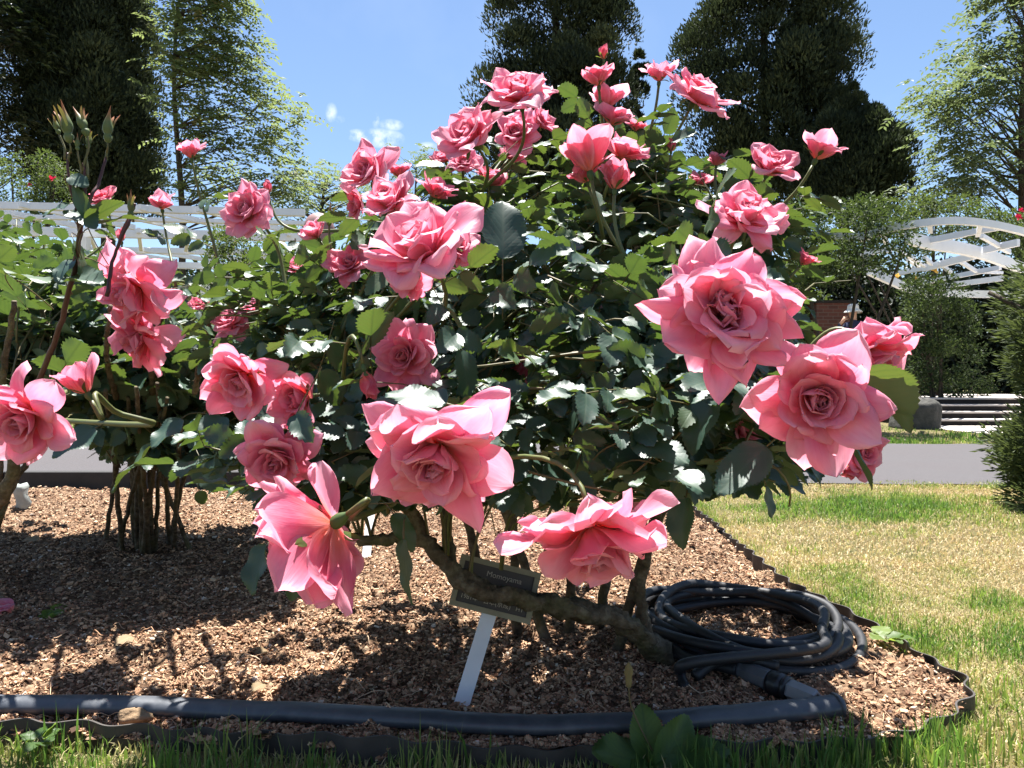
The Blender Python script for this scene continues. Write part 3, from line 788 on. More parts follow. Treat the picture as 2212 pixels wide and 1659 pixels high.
def keep_main(P):
    u, v = project(P); lim = np.interp(u, [400, 500, 620, 860, 930, 1180, 1300, 1480, 1560, 1700, 1790, 1850], [1040, 1060, 1090, 1095, 1085, 1085, 1060, 1085, 1060, 1050, 1010, 900])
    return (v < lim) & ~((u > 1795) & (v > 540)) & ~((u > 1750) & (v > 660))
def keep_left(P):
    u, v = project(P); return v < np.interp(u, [0, 100, 160, 230, 300, 400, 480, 560, 700], [880, 880, 900, 985, 1000, 1010, 1040, 1000, 900])
def keep_tall(P):
    u, v = project(P); return v < np.interp(u, [0, 60, 130, 250, 330], [980, 900, 850, 860, 820])
main.finish(keep_main); left.finish(keep_left); tall.finish(keep_tall)
# ================================================================== setting
def cloud_leaves(mb, rng, P, D, N, L, Wd, h, fold=.25, droop=.0):
    """a folded rhombus leaf at each point"""
    n = len(P); D = nrm(D); X = nrm(np.cross(D, N)); Z = np.cross(X, D)
    L = np.broadcast_to(L, (n,))[:, None]; Wd = np.broadcast_to(Wd, (n,))[:, None]
    a = P; tip = P + D * L - Z * L * droop
    l = P + D * L * .45 + X * Wd * .5 + Z * Wd * fold; r = P + D * L * .45 - X * Wd * .5 + Z * Wd * fold
    V = np.stack([a, r, tip, l], 1).reshape(-1, 3)
    k = np.arange(n) * 4
    T = np.concatenate([np.stack([k, k + 1, k + 2], 1), np.stack([k, k + 2, k + 3], 1)])
    mb.add(V, None, T, h=np.repeat(h, 4))

def foliage_mat(name, stops, trans, tfac=.3, rough=.55, spec=.3):
    t = NT(name); h = t.attr('h')
    c = t.ramp(h, stops)
    s = t.bsdf(c, rough, spec)
    return t.done(t.thin(s, trans, tfac))
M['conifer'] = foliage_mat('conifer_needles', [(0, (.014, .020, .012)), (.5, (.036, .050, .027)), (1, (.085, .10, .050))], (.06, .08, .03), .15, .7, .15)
M['pinnate'] = foliage_mat('pinnate_leaf', [(0, (.04, .072, .028)), (.6, (.085, .12, .042)), (1, (.17, .13, .06))], (.25, .31, .10), .42)
M['paleleaf'] = foliage_mat('pale_leaf', [(0, (.05, .085, .042)), (.6, (.10, .135, .068)), (1, (.18, .21, .11))], (.20, .26, .09), .34)
M['shrub'] = foliage_mat('shrub_leaf', [(0, (.014, .028, .012)), (.6, (.040, .066, .022)), (1, (.11, .135, .045))], (.15, .21, .04), .26, .6, .25)
M['ivy'] = foliage_mat('ivy_leaf', [(0, (.008, .018, .007)), (.6, (.024, .046, .015)), (1, (.10, .135, .04))], (.10, .15, .03), .2, .6, .22)
M['shadedleaf'] = foliage_mat('shade_toned_leaf', [(0, (.008, .014, .008)), (.7, (.018, .030, .014)), (1, (.045, .065, .026))], (.05, .08, .02), .12, .5, .35)  # leaf colour darkened to imitate deep shade under the pergola; other dark foliage shares it
M['hedge'] = foliage_mat('cypress_leaf', [(0, (.022, .036, .018)), (.5, (.06, .085, .034)), (1, (.13, .15, .06))], (.13, .17, .045), .26, .6, .2)
M['bark'] = simple('tree_bark', (.035, .028, .022), (.085, .068, .052), 9, .9, .1, .6, .02)

def prof_at(v, prof):
    p = np.array(prof, float); return np.interp(v, p[:, 0], p[:, 1]), np.interp(v, p[:, 0], p[:, 2])

def conifer(prof, D, label, seed, nplume=130, per=420, trunk_u=None, group='conifers beyond the garden', gap=.0):
    rng = np.random.default_rng(seed); p = np.array(prof, float); mb = MB()
    vmin, vmax = p[0, 0], p[-1, 0]
    tu = trunk_u or (p[-1, 1] + p[-1, 2]) / 2
    base = at(tu, 829.5, D); base[2] = 0
    rt = root('conifer_tree', base, label, 'tree', group)
    m = D / FPX
    for k in range(nplume):
        v = vmin + (vmax - vmin) * rng.random() ** .9; l, r_ = prof_at(v, prof)
        ru = (r_ - l) / 2; cu = (l + r_) / 2; phi = rng.uniform(0, 6.28); rr = ru * rng.uniform(.45, 1.0)
        if math.sin(phi) > .3 and rng.random() < .6: phi = -phi
        rp = min(ru * .55, rng.uniform(.7, 1.35) / m) * m; hp = rp * rng.uniform(1.6, 2.6)
        rp *= 1.25 - .55 * rr / ru; hp = rp * rng.uniform(1.5, 2.3)
        c = at(cu, v, D) + np.array([rr * math.cos(phi) * m * (1 - .0), rr * math.sin(phi) * m, 0]); c[2] -= hp * .3
        x0 = c[0] + np.sign(math.cos(phi)) * rp; 
        n = int(per * rng.uniform(.9, 1.6))
        d = nrm(rng.normal(size=(n, 3))); d[:, 2] = np.where(d[:, 2] < -.35, -d[:, 2], d[:, 2])
        taper = np.clip(1.15 - .55 * np.clip(d[:, 2], 0, 1), .3, 1.2)[:, None]
        rad = rng.uniform(.55, 1.02, (n, 1))
        P = c + d * rad * taper * np.array([rp, rp, hp])
        D_ = d * .55 + np.array([0, 0, .75]) + rng.normal(size=(n, 3)) * .35
        cloud_leaves(mb, rng, P, D_, rng.normal(size=(n, 3)) + d, rng.uniform(.09, .22, n) * D / 25, rng.uniform(.04, .075, n) * D / 25, np.clip(rng.uniform(0, .6, n) + .25 * rng.normal() + .3 * np.clip(d[:, 2], 0, 1), 0, 1))  # upward sprays get a paler colour, imitating sunlit plume tops
    part('crown', mb.mesh('crown', False), M['conifer'], rt)
    tb = MB(); top = at(tu, vmin * .6 + vmax * .4, D)
    tb.tube(spline([base + [0, 0, -.1], (base + top) / 2 + [.05, 0, 0], top], 14), np.linspace(.30, .10, 14) * D / 25, 10)
    for k in range(24):
        v = rng.uniform(vmin + 60, vmax); l, r_ = prof_at(v, prof); phi = rng.uniform(0, 6.28); ru = (r_ - l) / 2 * .5
        e = at((l + r_) / 2, v, D) + np.array([math.cos(phi) * ru * m, math.sin(phi) * ru * m, 0]); s_ = np.array([base[0], D, max(.4, e[2] - ru * m * .6)])
        tb.tube(bez(s_, s_ * .6 + e * .4, e - [0, 0, .3], e, 7), np.linspace(.07, .02, 7), 5)
    part('trunk', tb.mesh('trunk'), M['bark'], rt)
    return rt

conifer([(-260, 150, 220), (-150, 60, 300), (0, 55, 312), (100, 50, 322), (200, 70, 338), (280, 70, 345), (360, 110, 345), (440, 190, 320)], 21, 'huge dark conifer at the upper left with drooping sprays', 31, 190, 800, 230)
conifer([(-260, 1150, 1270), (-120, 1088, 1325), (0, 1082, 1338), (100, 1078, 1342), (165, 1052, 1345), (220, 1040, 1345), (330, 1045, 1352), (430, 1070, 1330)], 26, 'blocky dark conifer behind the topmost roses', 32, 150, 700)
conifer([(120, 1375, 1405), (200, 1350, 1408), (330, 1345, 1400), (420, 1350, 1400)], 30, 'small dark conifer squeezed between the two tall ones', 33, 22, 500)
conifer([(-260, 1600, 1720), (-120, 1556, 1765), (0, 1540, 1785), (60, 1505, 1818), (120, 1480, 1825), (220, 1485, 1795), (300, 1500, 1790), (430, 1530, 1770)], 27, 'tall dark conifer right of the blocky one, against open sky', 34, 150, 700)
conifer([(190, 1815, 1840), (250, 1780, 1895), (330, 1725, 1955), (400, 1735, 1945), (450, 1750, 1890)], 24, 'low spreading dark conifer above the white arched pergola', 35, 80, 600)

def broadleaf(prof, D, label, seed, mat, ncl, leafn, leafL, name='deciduous_tree', trunk=None, pairs=5, cat='tree', group='leafy trees beyond the garden', limb=.06, droop=.5, rnd=.5, nobranch=False, topz=None):
    rng = np.random.default_rng(seed); p = np.array(prof, float); m = D / FPX
    vmin, vmax = p[0, 0], p[-1, 0]
    tu = trunk if trunk is not None else (p[-1, 1] + p[-1, 2]) / 2
    base = at(tu, 829.5, D); base[2] = 0
    rt = root(name, base, label, cat, group)
    mb = MB(); tb = MB()
    top = at(tu * .7 + .3 * (p[0, 1] + p[0, 2]) / 2, vmin * .8 + vmax * .2, D)
    TR = spline([base + [0, 0, -.1], base * .6 + top * .4 + [.1, .1, 0], base * .25 + top * .75 + [-.1, 0, 0], top], 24)
    tb.tube(TR, np.linspace(limb * 2.6, limb * .5, 24), 9)
    for k in range(ncl):
        v = rng.uniform(vmin, vmax); l, r_ = prof_at(v, prof); ru = (r_ - l) / 2; cu = (l + r_) / 2
        a = rng.uniform(-1, 1); x = a if abs(a) > .4 else rng.uniform(-1, 1)
        yy = rng.uniform(-1, 1) * math.sqrt(max(0, 1 - x * x)) * .8
        c = at(cu + x * ru * .93, v, D); c[1] += yy * ru * m
        tz = np.clip((c[2] - .9 * abs(x) * ru * m * .8), .3, None); i = np.argmin(np.abs(TR[:, 2] - tz)); s_ = TR[i]
        e = c + [0, 0, -.1]
        if not nobranch:
            mid = s_ * .5 + e * .5 + np.array([0, 0, .12 * np.linalg.norm(e - s_)]) * rng.uniform(-.6, 1) + rng.normal(size=3) * .15
            tb.tube(bez(s_, s_ * .6 + mid * .4, mid, e, 9), np.linspace(limb * .55, limb * .12, 9), 5)
        for q in range(leafn):
            th = rng.uniform(0, 6.28); dv = np.array([math.cos(th), math.sin(th), rng.uniform(-.3, .5)])
            out = nrm(c - np.array([base[0], D, c[2] - .3])); dv = nrm(dv + out * .5)
            s0 = c + rng.normal(size=3) * np.array([rnd, rnd, rnd * .45])
            LL = leafL * rng.uniform(.7, 1.2) * pairs * .55
            f = np.repeat(np.linspace(.15, 1, pairs), 2); sg = np.tile([1, -1], pairs)[:, None]
            side = nrm(np.cross(dv, [0, 0, 1.0]))
            P = s0 + dv * LL * f[:, None] - np.array([0, 0, 1.0]) * (LL * droop * f ** 2)[:, None]
            Dd = side * sg * .9 + dv * .45 - np.array([0, 0, 1.0]) * rng.uniform(.1, .7, (2 * pairs, 1))
            hh = np.clip(rng.normal(.5, .22) + rng.normal(size=2 * pairs) * .1, 0, 1)
            cloud_leaves(mb, rng, P, Dd, np.array([0, 0, 1.0]) + rng.normal(size=(2 * pairs, 3)) * .4, leafL * rng.uniform(.7, 1.2, 2 * pairs), leafL * .42, hh, .2)
    part('crown' if cat == 'tree' else 'foliage', mb.mesh('crown', False), M[mat], rt)
    part('trunk' if cat == 'tree' else 'stems', tb.mesh('trunk'), M['bark'], rt)
    return rt

broadleaf([(-180, 400, 470), (-60, 390, 490), (50, 385, 515), (110, 390, 525), (180, 390, 545), (225, 390, 615), (280, 390, 630), (340, 390, 655), (440, 390, 715)], 16, 'tall open tree with drooping feathery leaves beside the huge left conifer', 41, 'pinnate', 142, 13, .125, trunk=372, rnd=.34, limb=.035)
broadleaf([(-120, 2200, 2420), (0, 2155, 2460), (60, 2115, 2480), (130, 2080, 2480), (200, 2020, 2480), (250, 2010, 2480), (300, 2045, 2480), (350, 2060, 2480), (400, 2020, 2480), (450, 2010, 2480)], 20, 'pale green tree with layered branches at the right edge', 42, 'paleleaf', 150, 17, .17, trunk=2190, rnd=.48, limb=.055)
broadleaf([(-80, -260, 60), (60, -260, 70), (160, -260, 40), (250, -260, 55), (330, -260, 110)], 19, 'dark leafy tree at the left edge with chinks of sky', 43, 'shadedleaf', 150, 9, .17, trunk=-60, rnd=.5, limb=.045)
broadleaf([(325, 850, 950), (380, 820, 990), (460, 780, 1040)], 45, 'distant pale tree top showing between the roses', 44, 'paleleaf', 46, 7, .22, trunk=900, rnd=.7)
broadleaf([(375, 660, 740), (430, 620, 780), (500, 600, 800)], 22, 'light green tree top low behind the domed post', 45, 'paleleaf', 50, 8, .11, trunk=700, rnd=.4)

def shrub(prof, D, label, seed, mat, n, L, cat='shrub', name='shrub', group='shrubs round the lawn', th=.6, stems=6, zmin=None, up=.4):
    """a bush of single leaves gathered in clumps"""
    rng = np.random.default_rng(seed); p = np.array(prof, float); m = D / FPX
    vmin, vmax = p[0, 0], p[-1, 0]; cu = (p[:, 1] + p[:, 2]).mean() / 2
    base = at(cu, 829.5, D); base[2] = 0
    rt = root(name, base, label, cat, group); mb = MB(); tb = MB()
    ncl = max(8, n // 130); wsum = np.interp(np.linspace(vmin, vmax, 50), p[:, 0], p[:, 2] - p[:, 1]); vv = np.linspace(vmin, vmax, 50)
    for k in range(ncl):
        v = rng.choice(vv, p=wsum / wsum.sum()) + rng.uniform(-5, 5); l, r_ = prof_at(v, prof); ru = (r_ - l) / 2; x = rng.uniform(-1, 1) ; x = np.sign(x) * abs(x) ** .8
        c = at((l + r_) / 2 + x * ru * .92, v, D); c[1] += rng.uniform(-1, 1) * th * math.sqrt(max(.05, 1 - x * x))
        q = 130; rad = rng.uniform(1.6, 3.2) * L
        d = nrm(rng.normal(size=(q, 3))); d[:, 2] *= .7
        P = c + d * rad * rng.uniform(.5, 1.1, (q, 1)) * 1.4
        D_ = d * .7 + np.array([0, 0, up * .3]) + rng.normal(size=(q, 3)) * .5
        cloud_leaves(mb, rng, P, D_, np.array([0, 0, 1.0]) + rng.normal(size=(q, 3)) * .6, L * rng.uniform(.6, 1.3, q), L * .5 * rng.uniform(.7, 1.2, q), np.clip(rng.uniform(.0, .8, q) + rng.normal() * .2, 0, 1))
    for k in range(stems):
        v = rng.uniform(vmin, vmin * .3 + vmax * .7); l, r_ = prof_at(v, prof); e = at(rng.uniform(l, r_), v, D); b = base + [rng.uniform(-.1, .1), rng.uniform(-.1, .1), -.05]
        tb.tube(bez(b, b * .6 + e * .4 + [0, 0, .1], e - [0, 0, .1], e, 8), np.linspace(.03, .008, 8), 6)
    part('foliage', mb.mesh('foliage', False), M[mat], rt)
    part('stems', tb.mesh('stems'), M['bark'], rt)
    return rt

# climbers on the right pergola, shrubs under it
shrub([(440, 1720, 1860), (500, 1700, 1975), (560, 1720, 1990), (590, 1730, 1890), (612, 1730, 1790)], 9.6, 'climbing rose leaves spilling over the left end of the arched pergola', 51, 'ivy', 7000, .06, stems=3, name='climbing_rose', cat='climbing rose')
shrub([(440, 1880, 2080), (465, 1790, 2230), (510, 1770, 2260), (540, 1790, 2240)], 15.5, 'sunlit leafy bush rising behind the arched pergola', 52, 'shrub', 13000, .075)
shrub([(610, 1985, 2060), (660, 1955, 2095), (760, 1955, 2100), (850, 1970, 2085)], 12.8, 'small-leaved climber hanging under the pergola corner', 53, 'ivy', 8000, .065, name='climbing_plant', cat='climbing plant')
for i, (a, b, t_, lab) in enumerate([(1690, 1900, 560, 'dark tall bush in shade behind the person in the white hat'), (1860, 2060, 600, 'dark tall bush in shade beside the low brick pillar'), (2030, 2260, 590, 'dark tall bush in deep shade under the pergola, right of the climber'), (2200, 2480, 560, 'dark tall bush at the right picture edge beyond the steps')]):
    shrub([(t_, a + 30, b - 30), (680, a, b), (855, a, b)], 19.5, lab, 54 + i, 'shadedleaf', 15000, .17, th=1.0)
shrub([(800, 2030, 2110), (830, 2010, 2150), (852, 2005, 2160)], 14.2, 'low yellow-green plants on top of the wide steps', 60, 'shrub', 2600, .04, th=.3, name='low_plant', cat='plant', stems=3)
shrub([(330, 20, 110), (380, -60, 150), (440, -90, 160), (490, -90, 120)], 10.5, 'leafy climbing rose on top of the left pergola', 61, 'shrub', 6500, .05, name='climbing_rose', cat='climbing rose')
HB = [(-700, -250, 640, 'dark'), (-300, 60, 610, 'dark'), (0, 300, 620, 'shrub'), (250, 560, 600, 'dark'), (480, 800, 590, 'shrub'), (720, 1060, 600, 'dark'), (980, 1340, 610, 'shrub'), (1280, 1620, 600, 'dark'), (1560, 1760, 590, 'shrub')]
HL = ['dark hedge shrub far left, beyond the pergola', 'dark hedge shrub behind the left edge of the white pergola', 'green garden shrub under the white pergola', 'dark garden shrub under the middle of the white pergola', 'green garden shrub behind the domed brown post', 'dark garden shrub hidden behind the main rose bush, left part', 'green garden shrub behind the middle of the main rose bush', 'dark garden shrub behind the right half of the main rose bush', 'green garden shrub at the foot of the tall brick pillar']
for i, (a, b, t_, k_) in enumerate(HB):
    shrub([(t_, a + 40, b - 40), (700, a, b), (850, a, b)], 17.5, HL[i], 70 + i, 'shadedleaf' if k_ == 'dark' else 'shrub', 10000, .17, th=.8)
shrub([(512, 470, 640), (560, 440, 700), (640, 440, 700)], 7.9, 'climbing rose tangle on the near pergola rail, left of the domed post', 81, 'shrub', 4200, .045, name='climbing_rose', cat='climbing rose')

# flowers on the far climbers
def far_bloom(rt, u, v, d, px, mat, sd):
    mb = bloom_geo(sd, .8, 9, 1); V, Q, T, A = mb.arrays(); Rm = axis_rot((.1 * (sd % 5 - 2), -.8, .5), sd); A['k'] = np.zeros(len(V))
    part('flower', mesh_np('flower', V @ Rm.T * (px / FPX * d / 1.6) + at(u, v, d), Q, T, A), mat, rt)
def flat_petal(n, c): 
    t = NT(n); return t.done(t.thin(t.bsdf(c, .6, .2), c, .35))
M['redflower'] = flat_petal('red_petal', (.62, .02, .07)); M['yellowflower'] = flat_petal('yellow_petal', (.80, .50, .10)); M['whiteflower'] = flat_petal('cream_petal', (.75, .70, .58))
byname = {o['label']: o for o in COL.objects if 'label' in o}
cl = byname['leafy climbing rose on top of the left pergola']
for i, (u, v, p_) in enumerate([(113, 388, 16), (64, 400, 11), (30, 450, 12), (140, 500, 14), (75, 470, 10)]): far_bloom(cl, u, v, 10.1, p_, M['redflower'], 300 + i)
cl = byname['climbing rose leaves spilling over the left end of the arched pergola']
for i, (u, v, p_, m_) in enumerate([(1905, 507, 14, 'yellowflower'), (1937, 596, 12, 'yellowflower'), (1790, 560, 9, 'whiteflower')]): far_bloom(cl, u, v, 10.1, p_, M[m_], 320 + i)
cl = byname['sunlit leafy bush rising behind the arched pergola']
for i, (u, v, p_, m_) in enumerate([(2018, 585, 15, 'yellowflower'), (1978, 603, 14, 'yellowflower'), (2056, 598, 13, 'redflower'), (2200, 470, 18, 'redflower'), (2192, 572, 14, 'redflower'), (2205, 455, 14, 'redflower')]): far_bloom(cl, u, v, 14.8, p_, M[m_], 340 + i)

# clipped cypress at the right edge, near
rng = np.random.default_rng(91)
rt = root('cypress_hedge', (2.88, 3.55, 0), 'clipped cypress hedge cut by the right picture edge', 'hedge')
mb = MB(); tb = MB()
for k in range(330):
    z = rng.uniform(.04, 1.16); a = rng.uniform(0, 6.28); r0 = .44 + .05 * math.sin(z * 9) + .04 * math.sin(z * 17 + 2) - .35 * max(0, z - .95); rr = r0 * rng.uniform(.72, 1.0)
    c = np.array([2.88 + math.cos(a) * rr, 3.55 + math.sin(a) * rr * 1.2, z]); od = np.array([math.cos(a), math.sin(a), .45])
    q = 150; d = nrm(rng.normal(size=(q, 3))); P = c + d * rng.uniform(.02, .10, (q, 1)) + od * .03
    cloud_leaves(mb, rng, P, od * .9 + d * .8 + rng.normal(size=(q, 3)) * .3, rng.normal(size=(q, 3)), rng.uniform(.025, .06, q), rng.uniform(.007, .014, q), np.clip(rng.uniform(0, .8, q) + .2 * rng.normal(), 0, 1))
for k in range(7):
    tb.tube(spline([[2.88 + rng.normal() * .05, 3.55, -.02], [2.88 + rng.normal() * .12, 3.55 + rng.normal() * .1, .6], [2.88 + rng.normal() * .2, 3.55 + rng.normal() * .2, 1.05]], 10), np.linspace(.03, .01, 10), 7)
part('foliage', mb.mesh('foliage', False), M['hedge'], rt); part('stems', tb.mesh('stems'), M['bark'], rt)

# ------------------------------------------------------------------ ground, bed, path
def straw_noise(P):  # 0 straw .. 1 green
    return np.clip(.34 + .62 * vnoise(P, 3, 3, .55) + .35 * vnoise(P, 9, 3, 2.2), 0, 1)
def lawn_mat():
    t = NT('dry_lawn'); p = t.pos()
    a = t.noise(.9, 5, .6, p); f = t.noise(38, 6, .7, p); w = t.n('ShaderNodeTexWave', {'Vector': p, 'Scale': 60.0, 'Distortion': 30.0, 'Detail': 3.0}).outputs[1]
    straw = t.mix(f, (.34, .25, .12), (.64, .50, .29)); green = t.mix(f, (.055, .09, .02), (.17, .21, .06))
    c = t.mix(t.ramp(a, [(.36, 0.0), (.66, 1.0)]), straw, green)
    c = t.mix(t.math('MULTIPLY', w, .35), c, (.12, .09, .04))
    return t.done(t.bsdf(c, .9, .1, t.bump(t.math('ADD', f, w), .8, .02)))
M['lawn'] = lawn_mat()
gx = np.concatenate([np.linspace(-300, -12, 12), np.linspace(-10, 12, 60), np.linspace(16, 300, 12)]); gy = np.concatenate([np.linspace(-60, -2, 6), np.linspace(0, 14, 60), np.linspace(18, 420, 14)])
X, Y = np.meshgrid(gx, gy); Zg = .012 * vnoise(np.stack([X, Y], -1), 4, 3, .35) - .012
Zg = Zg + np.clip((Y - 7.9) / 3.0, 0, 1) * .06 * np.clip((X - 2) / 2, 0, 1) * (X < 5.4)
Vg = np.stack([X, Y, Zg], -1).reshape(-1, 3); nx = len(gx)
i = np.arange(len(gy) - 1)[:, None] * nx; j = np.arange(nx - 1)[None]
Qg = np.stack([i + j, i + j + 1, i + nx + j + 1, i + nx + j], -1).reshape(-1, 4)
setting('lawn', mesh_np('lawn', Vg, Qg), M['lawn'])

EDGE = np.array([on_ground(u_, v_, .027)[:2] for u_, v_ in ((-120, 1560), (300, 1571), (800, 1597), (1250, 1606), (1700, 1596), (1960, 1570), (2076, 1524), (2088, 1470), (2010, 1420), (1905, 1362), (1755, 1288), (1650, 1220), (1560, 1152), (1500, 1100))] + [[.82, 4.36]])
FRONT = EDGE[:7]; SIDE = EDGE[6:]
def in_bed(x, y):
    fy = np.interp(x, FRONT[:, 0], FRONT[:, 1]); sx = np.interp(y, SIDE[:, 1], SIDE[:, 0]); sx2 = np.where(y < FRONT[-1, 1], FRONT[-1, 0], sx)
    return (y > fy) & (x < sx2) & (y < 4.34)
def bed_z(x, y):
    P = np.stack([x, y], -1)
    z = .012 + .010 * vnoise(P, 14, 3, 1.1) + .011 * vnoise(P, 15, 3, 5.0) + .010 * vnoise(P, 16, 3, 15.0)
    return z
def mulch_mat():
    t = NT('bark_mulch'); p = t.pos(); f = t.noise(70, 6, .7, p); g_ = t.noise(4, 4, .6, p)
    vor = t.n('ShaderNodeTexVoronoi', {'Vector': p, 'Scale': 95.0, 'Randomness': 1.0}); vc = t.n('ShaderNodeSeparateColor', {0: vor.outputs['Color']}).outputs[0]
    c = t.ramp(vc, [(0, (.075, .042, .026)), (.4, (.19, .115, .068)), (.75, (.40, .265, .165)), (1, (.58, .43, .29))])
    c = t.mix(t.math('MULTIPLY', f, .7), c, (.09, .05, .03)); c = t.mix(t.math('MULTIPLY', g_, .4), c, (.13, .075, .045))
    return t.done(t.bsdf(c, .9, .15, t.bump(t.math('ADD', f, t.math('MULTIPLY', vor.outputs['Distance'], -.8)), 1.0, .012)))
M['mulch'] = mulch_mat()
bxs = np.arange(-5.2, 1.02, .024); bys = np.concatenate([np.arange(1.22, 2.4, .014), np.arange(2.4, 4.38, .028)])
X, Y = np.meshgrid(bxs, bys); Zb = bed_z(X, Y); nx = len(bxs)
Vb = np.stack([X, Y, Zb], -1).reshape(-1, 3)
i = np.arange(len(bys) - 1)[:, None] * nx; j = np.arange(nx - 1)[None]
Qb = np.stack([i + j, i + j + 1, i + nx + j + 1, i + nx + j], -1).reshape(-1, 4)
cc = Vb[Qb].mean(1); Qb = Qb[in_bed(cc[:, 0], cc[:, 1])]
setting('soil_bed', mesh_np('soil_bed', Vb, Qb), M['mulch'])
# loose chips
rng = np.random.default_rng(17)
def chip_mat():
    t = NT('mulch_chips'); h = t.attr('h'); f = t.noise(160, 3, .6, t.pos())
    c = t.ramp(h, [(0, (.055, .03, .02)), (.25, (.17, .092, .055)), (.5, (.40, .225, .13)), (.8, (.62, .41, .26)), (.98, (.64, .48, .33)), (1, (.66, .56, .46))])
    c = t.mix(t.math('MULTIPLY', f, .22), c, (.10, .06, .035))
    return t.done(t.bsdf(c, .85, .2))
M['chips'] = chip_mat()
n = 190000
yy = 1.25 + 3.09 * rng.random(n) ** 2.0; xx = rng.uniform(-1, .36, n) * yy * .74 * 1.35
xx = np.where(rng.random(n) < .3, rng.uniform(-.45, .62, n) * yy, xx)
ok = in_bed(xx, yy); xx, yy = xx[ok], yy[ok]; n = len(xx)
sz = np.exp(rng.normal(-5.40, .38, n)) * (.8 + .35 * yy / 1.6); asp = rng.uniform(.3, .85, n)
P = np.stack([xx, yy, bed_z(xx, yy) + sz * .12 + .001], -1)
yaw = rng.uniform(0, 6.28, n); dv = np.stack([np.cos(yaw), np.sin(yaw), rng.normal(size=n) * .38], -1)
nv = np.array([0, 0, 1.0]) + rng.normal(size=(n, 3)) * .42
D_ = nrm(dv); Xv = nrm(np.cross(D_, nv)); Zv = np.cross(Xv, D_)
L = sz[:, None]; W = (sz * asp)[:, None]; th = (sz * .16)[:, None]
cs = [(-.5, -.42), (.42, -.5), (.55, .38), (-.36, .5)]
top = [P + D_ * L * a * rng.uniform(.75, 1.2, (n, 1)) + Xv * W * b * rng.uniform(.75, 1.2, (n, 1)) + Zv * th * rng.uniform(.4, 1.6, (n, 1)) for a, b in cs]
bot = [P + D_ * L * a * .9 + Xv * W * b * .9 - Zv * th for a, b in cs]
Vc = np.stack(top + bot, 1).reshape(-1, 3); k = (np.arange(n) * 8)[:, None, None]
F = np.array([[0, 1, 2, 3], [0, 4, 5, 1], [1, 5, 6, 2], [2, 6, 7, 3], [3, 7, 4, 0]])
hc = np.clip(.48 + .26 * rng.normal(size=n) + .12 * vnoise(P[:, :2], 5, 2, 2.0), 0, 1)
setting('mulch_chips', mesh_np('mulch_chips', Vc, (F[None] + k).reshape(-1, 4), None, {'h': np.repeat(hc, 8)}, False), M['chips'], 'stuff')
mb = MB()
for k in range(620):   # straw and fine roots lying on the mulch
    y0 = 1.33 + 2.2 * rng.random() ** 2; x0 = rng.uniform(-.62, .52) * y0
    if not in_bed(np.array([x0]), np.array([y0]))[0]: continue
    a = rng.uniform(0, 6.28); ln = rng.uniform(.015, .07); cv = rng.normal() * 8
    tt = np.linspace(-.5, .5, 6) * ln; px = x0 + np.cos(a) * tt - np.sin(a) * cv * tt ** 2; py = y0 + np.sin(a) * tt + np.cos(a) * cv * tt ** 2
    mb.tube(np.stack([px, py, bed_z(px, py) + .006 + .008 * rng.random() * np.cos(tt / ln * 3)], -1), .0006 + .0007 * rng.random(), 3, False, h=rng.uniform(.5, .95))
setting('straw_litter', mb.mesh('straw_litter'), M['chips'], 'stuff')

def path_mat():
    t = NT('worn_asphalt'); p = t.pos(); f = t.noise(60, 6, .85, p); g_ = t.ramp(t.noise(1.1, 6, .65, p), [(.3, 0.0), (.7, 1.0)])
    c = t.mix(f, (.030, .038, .040), (.120, .103, .107)); c = t.mix(t.math('MULTIPLY', g_, .45), c, (.072, .062, .064))
    return t.done(t.bsdf(c, .9, .2, t.bump(f, .6, .006)))
M['path'] = path_mat()
px = np.linspace(-16, 16, 400); mb = MB()
w1 = 4.60 + .05 * np.sin(px * 1.3) + .05 * vnoise(px[:, None], 61, 4, .8); w2 = 7.75 + .06 * np.sin(px * .9 + 1) + .08 * vnoise(px[:, None], 62, 4, .8)
mb.add(np.concatenate([np.stack([px, w1, np.full(400, .006)], -1), np.stack([px, w2, np.full(400, .006)], -1)]), [[i, i + 1, 400 + i + 1, 400 + i] for i in range(399)])
setting('path', mb.mesh('path'), M['path'])
M['pale'] = simple('pale_concrete', (.42, .37, .33), (.55, .49, .44), 12, .85, .2, .3)
M['riser'] = simple('shade_darkened_stone', (.014, .011, .010), (.032, .027, .024), 10, .85, .2, .3)  # stone darkened further to put the risers' shade into the colour; pillar caps share it
mb = MB(); mb.box((8.6, 9.75, .0), (3.0, 1.15, .012)); setting('landing', mb.mesh('landing', False), M['pale'])
# kerb behind the bed, steps
M['kerb'] = simple('black_kerb', (.016, .015, .015), (.04, .038, .038), 20, .7, .3, .3)
mb = MB()
for k in range(9): mb.box((-5.4 + k * .72, 4.42, .045), (.355, .04, .055))
thing('kerb_edging', mb.mesh('kerb_edging', False), M['kerb'], 'low black kerb along the far side of the mulched bed', 'kerb')
rt = root('garden_steps', (7.9, 11.2, 0), 'four wide shallow steps with pale treads beside the boulder', 'steps')
for k in range(4):
    y0 = 11.0 + .42 * k; y1 = y0 + .42 if k < 3 else 17.2; z1 = .095 * (k + 1)
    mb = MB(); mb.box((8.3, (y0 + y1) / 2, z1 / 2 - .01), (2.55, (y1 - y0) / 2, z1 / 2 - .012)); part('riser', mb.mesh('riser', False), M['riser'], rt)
    mb = MB(); mb.box((8.3, (y0 + y1) / 2 - .01, z1 - .012), (2.56, (y1 - y0) / 2 + .006, .011)); part('tread', mb.mesh('tread', False), M['pale'], rt)

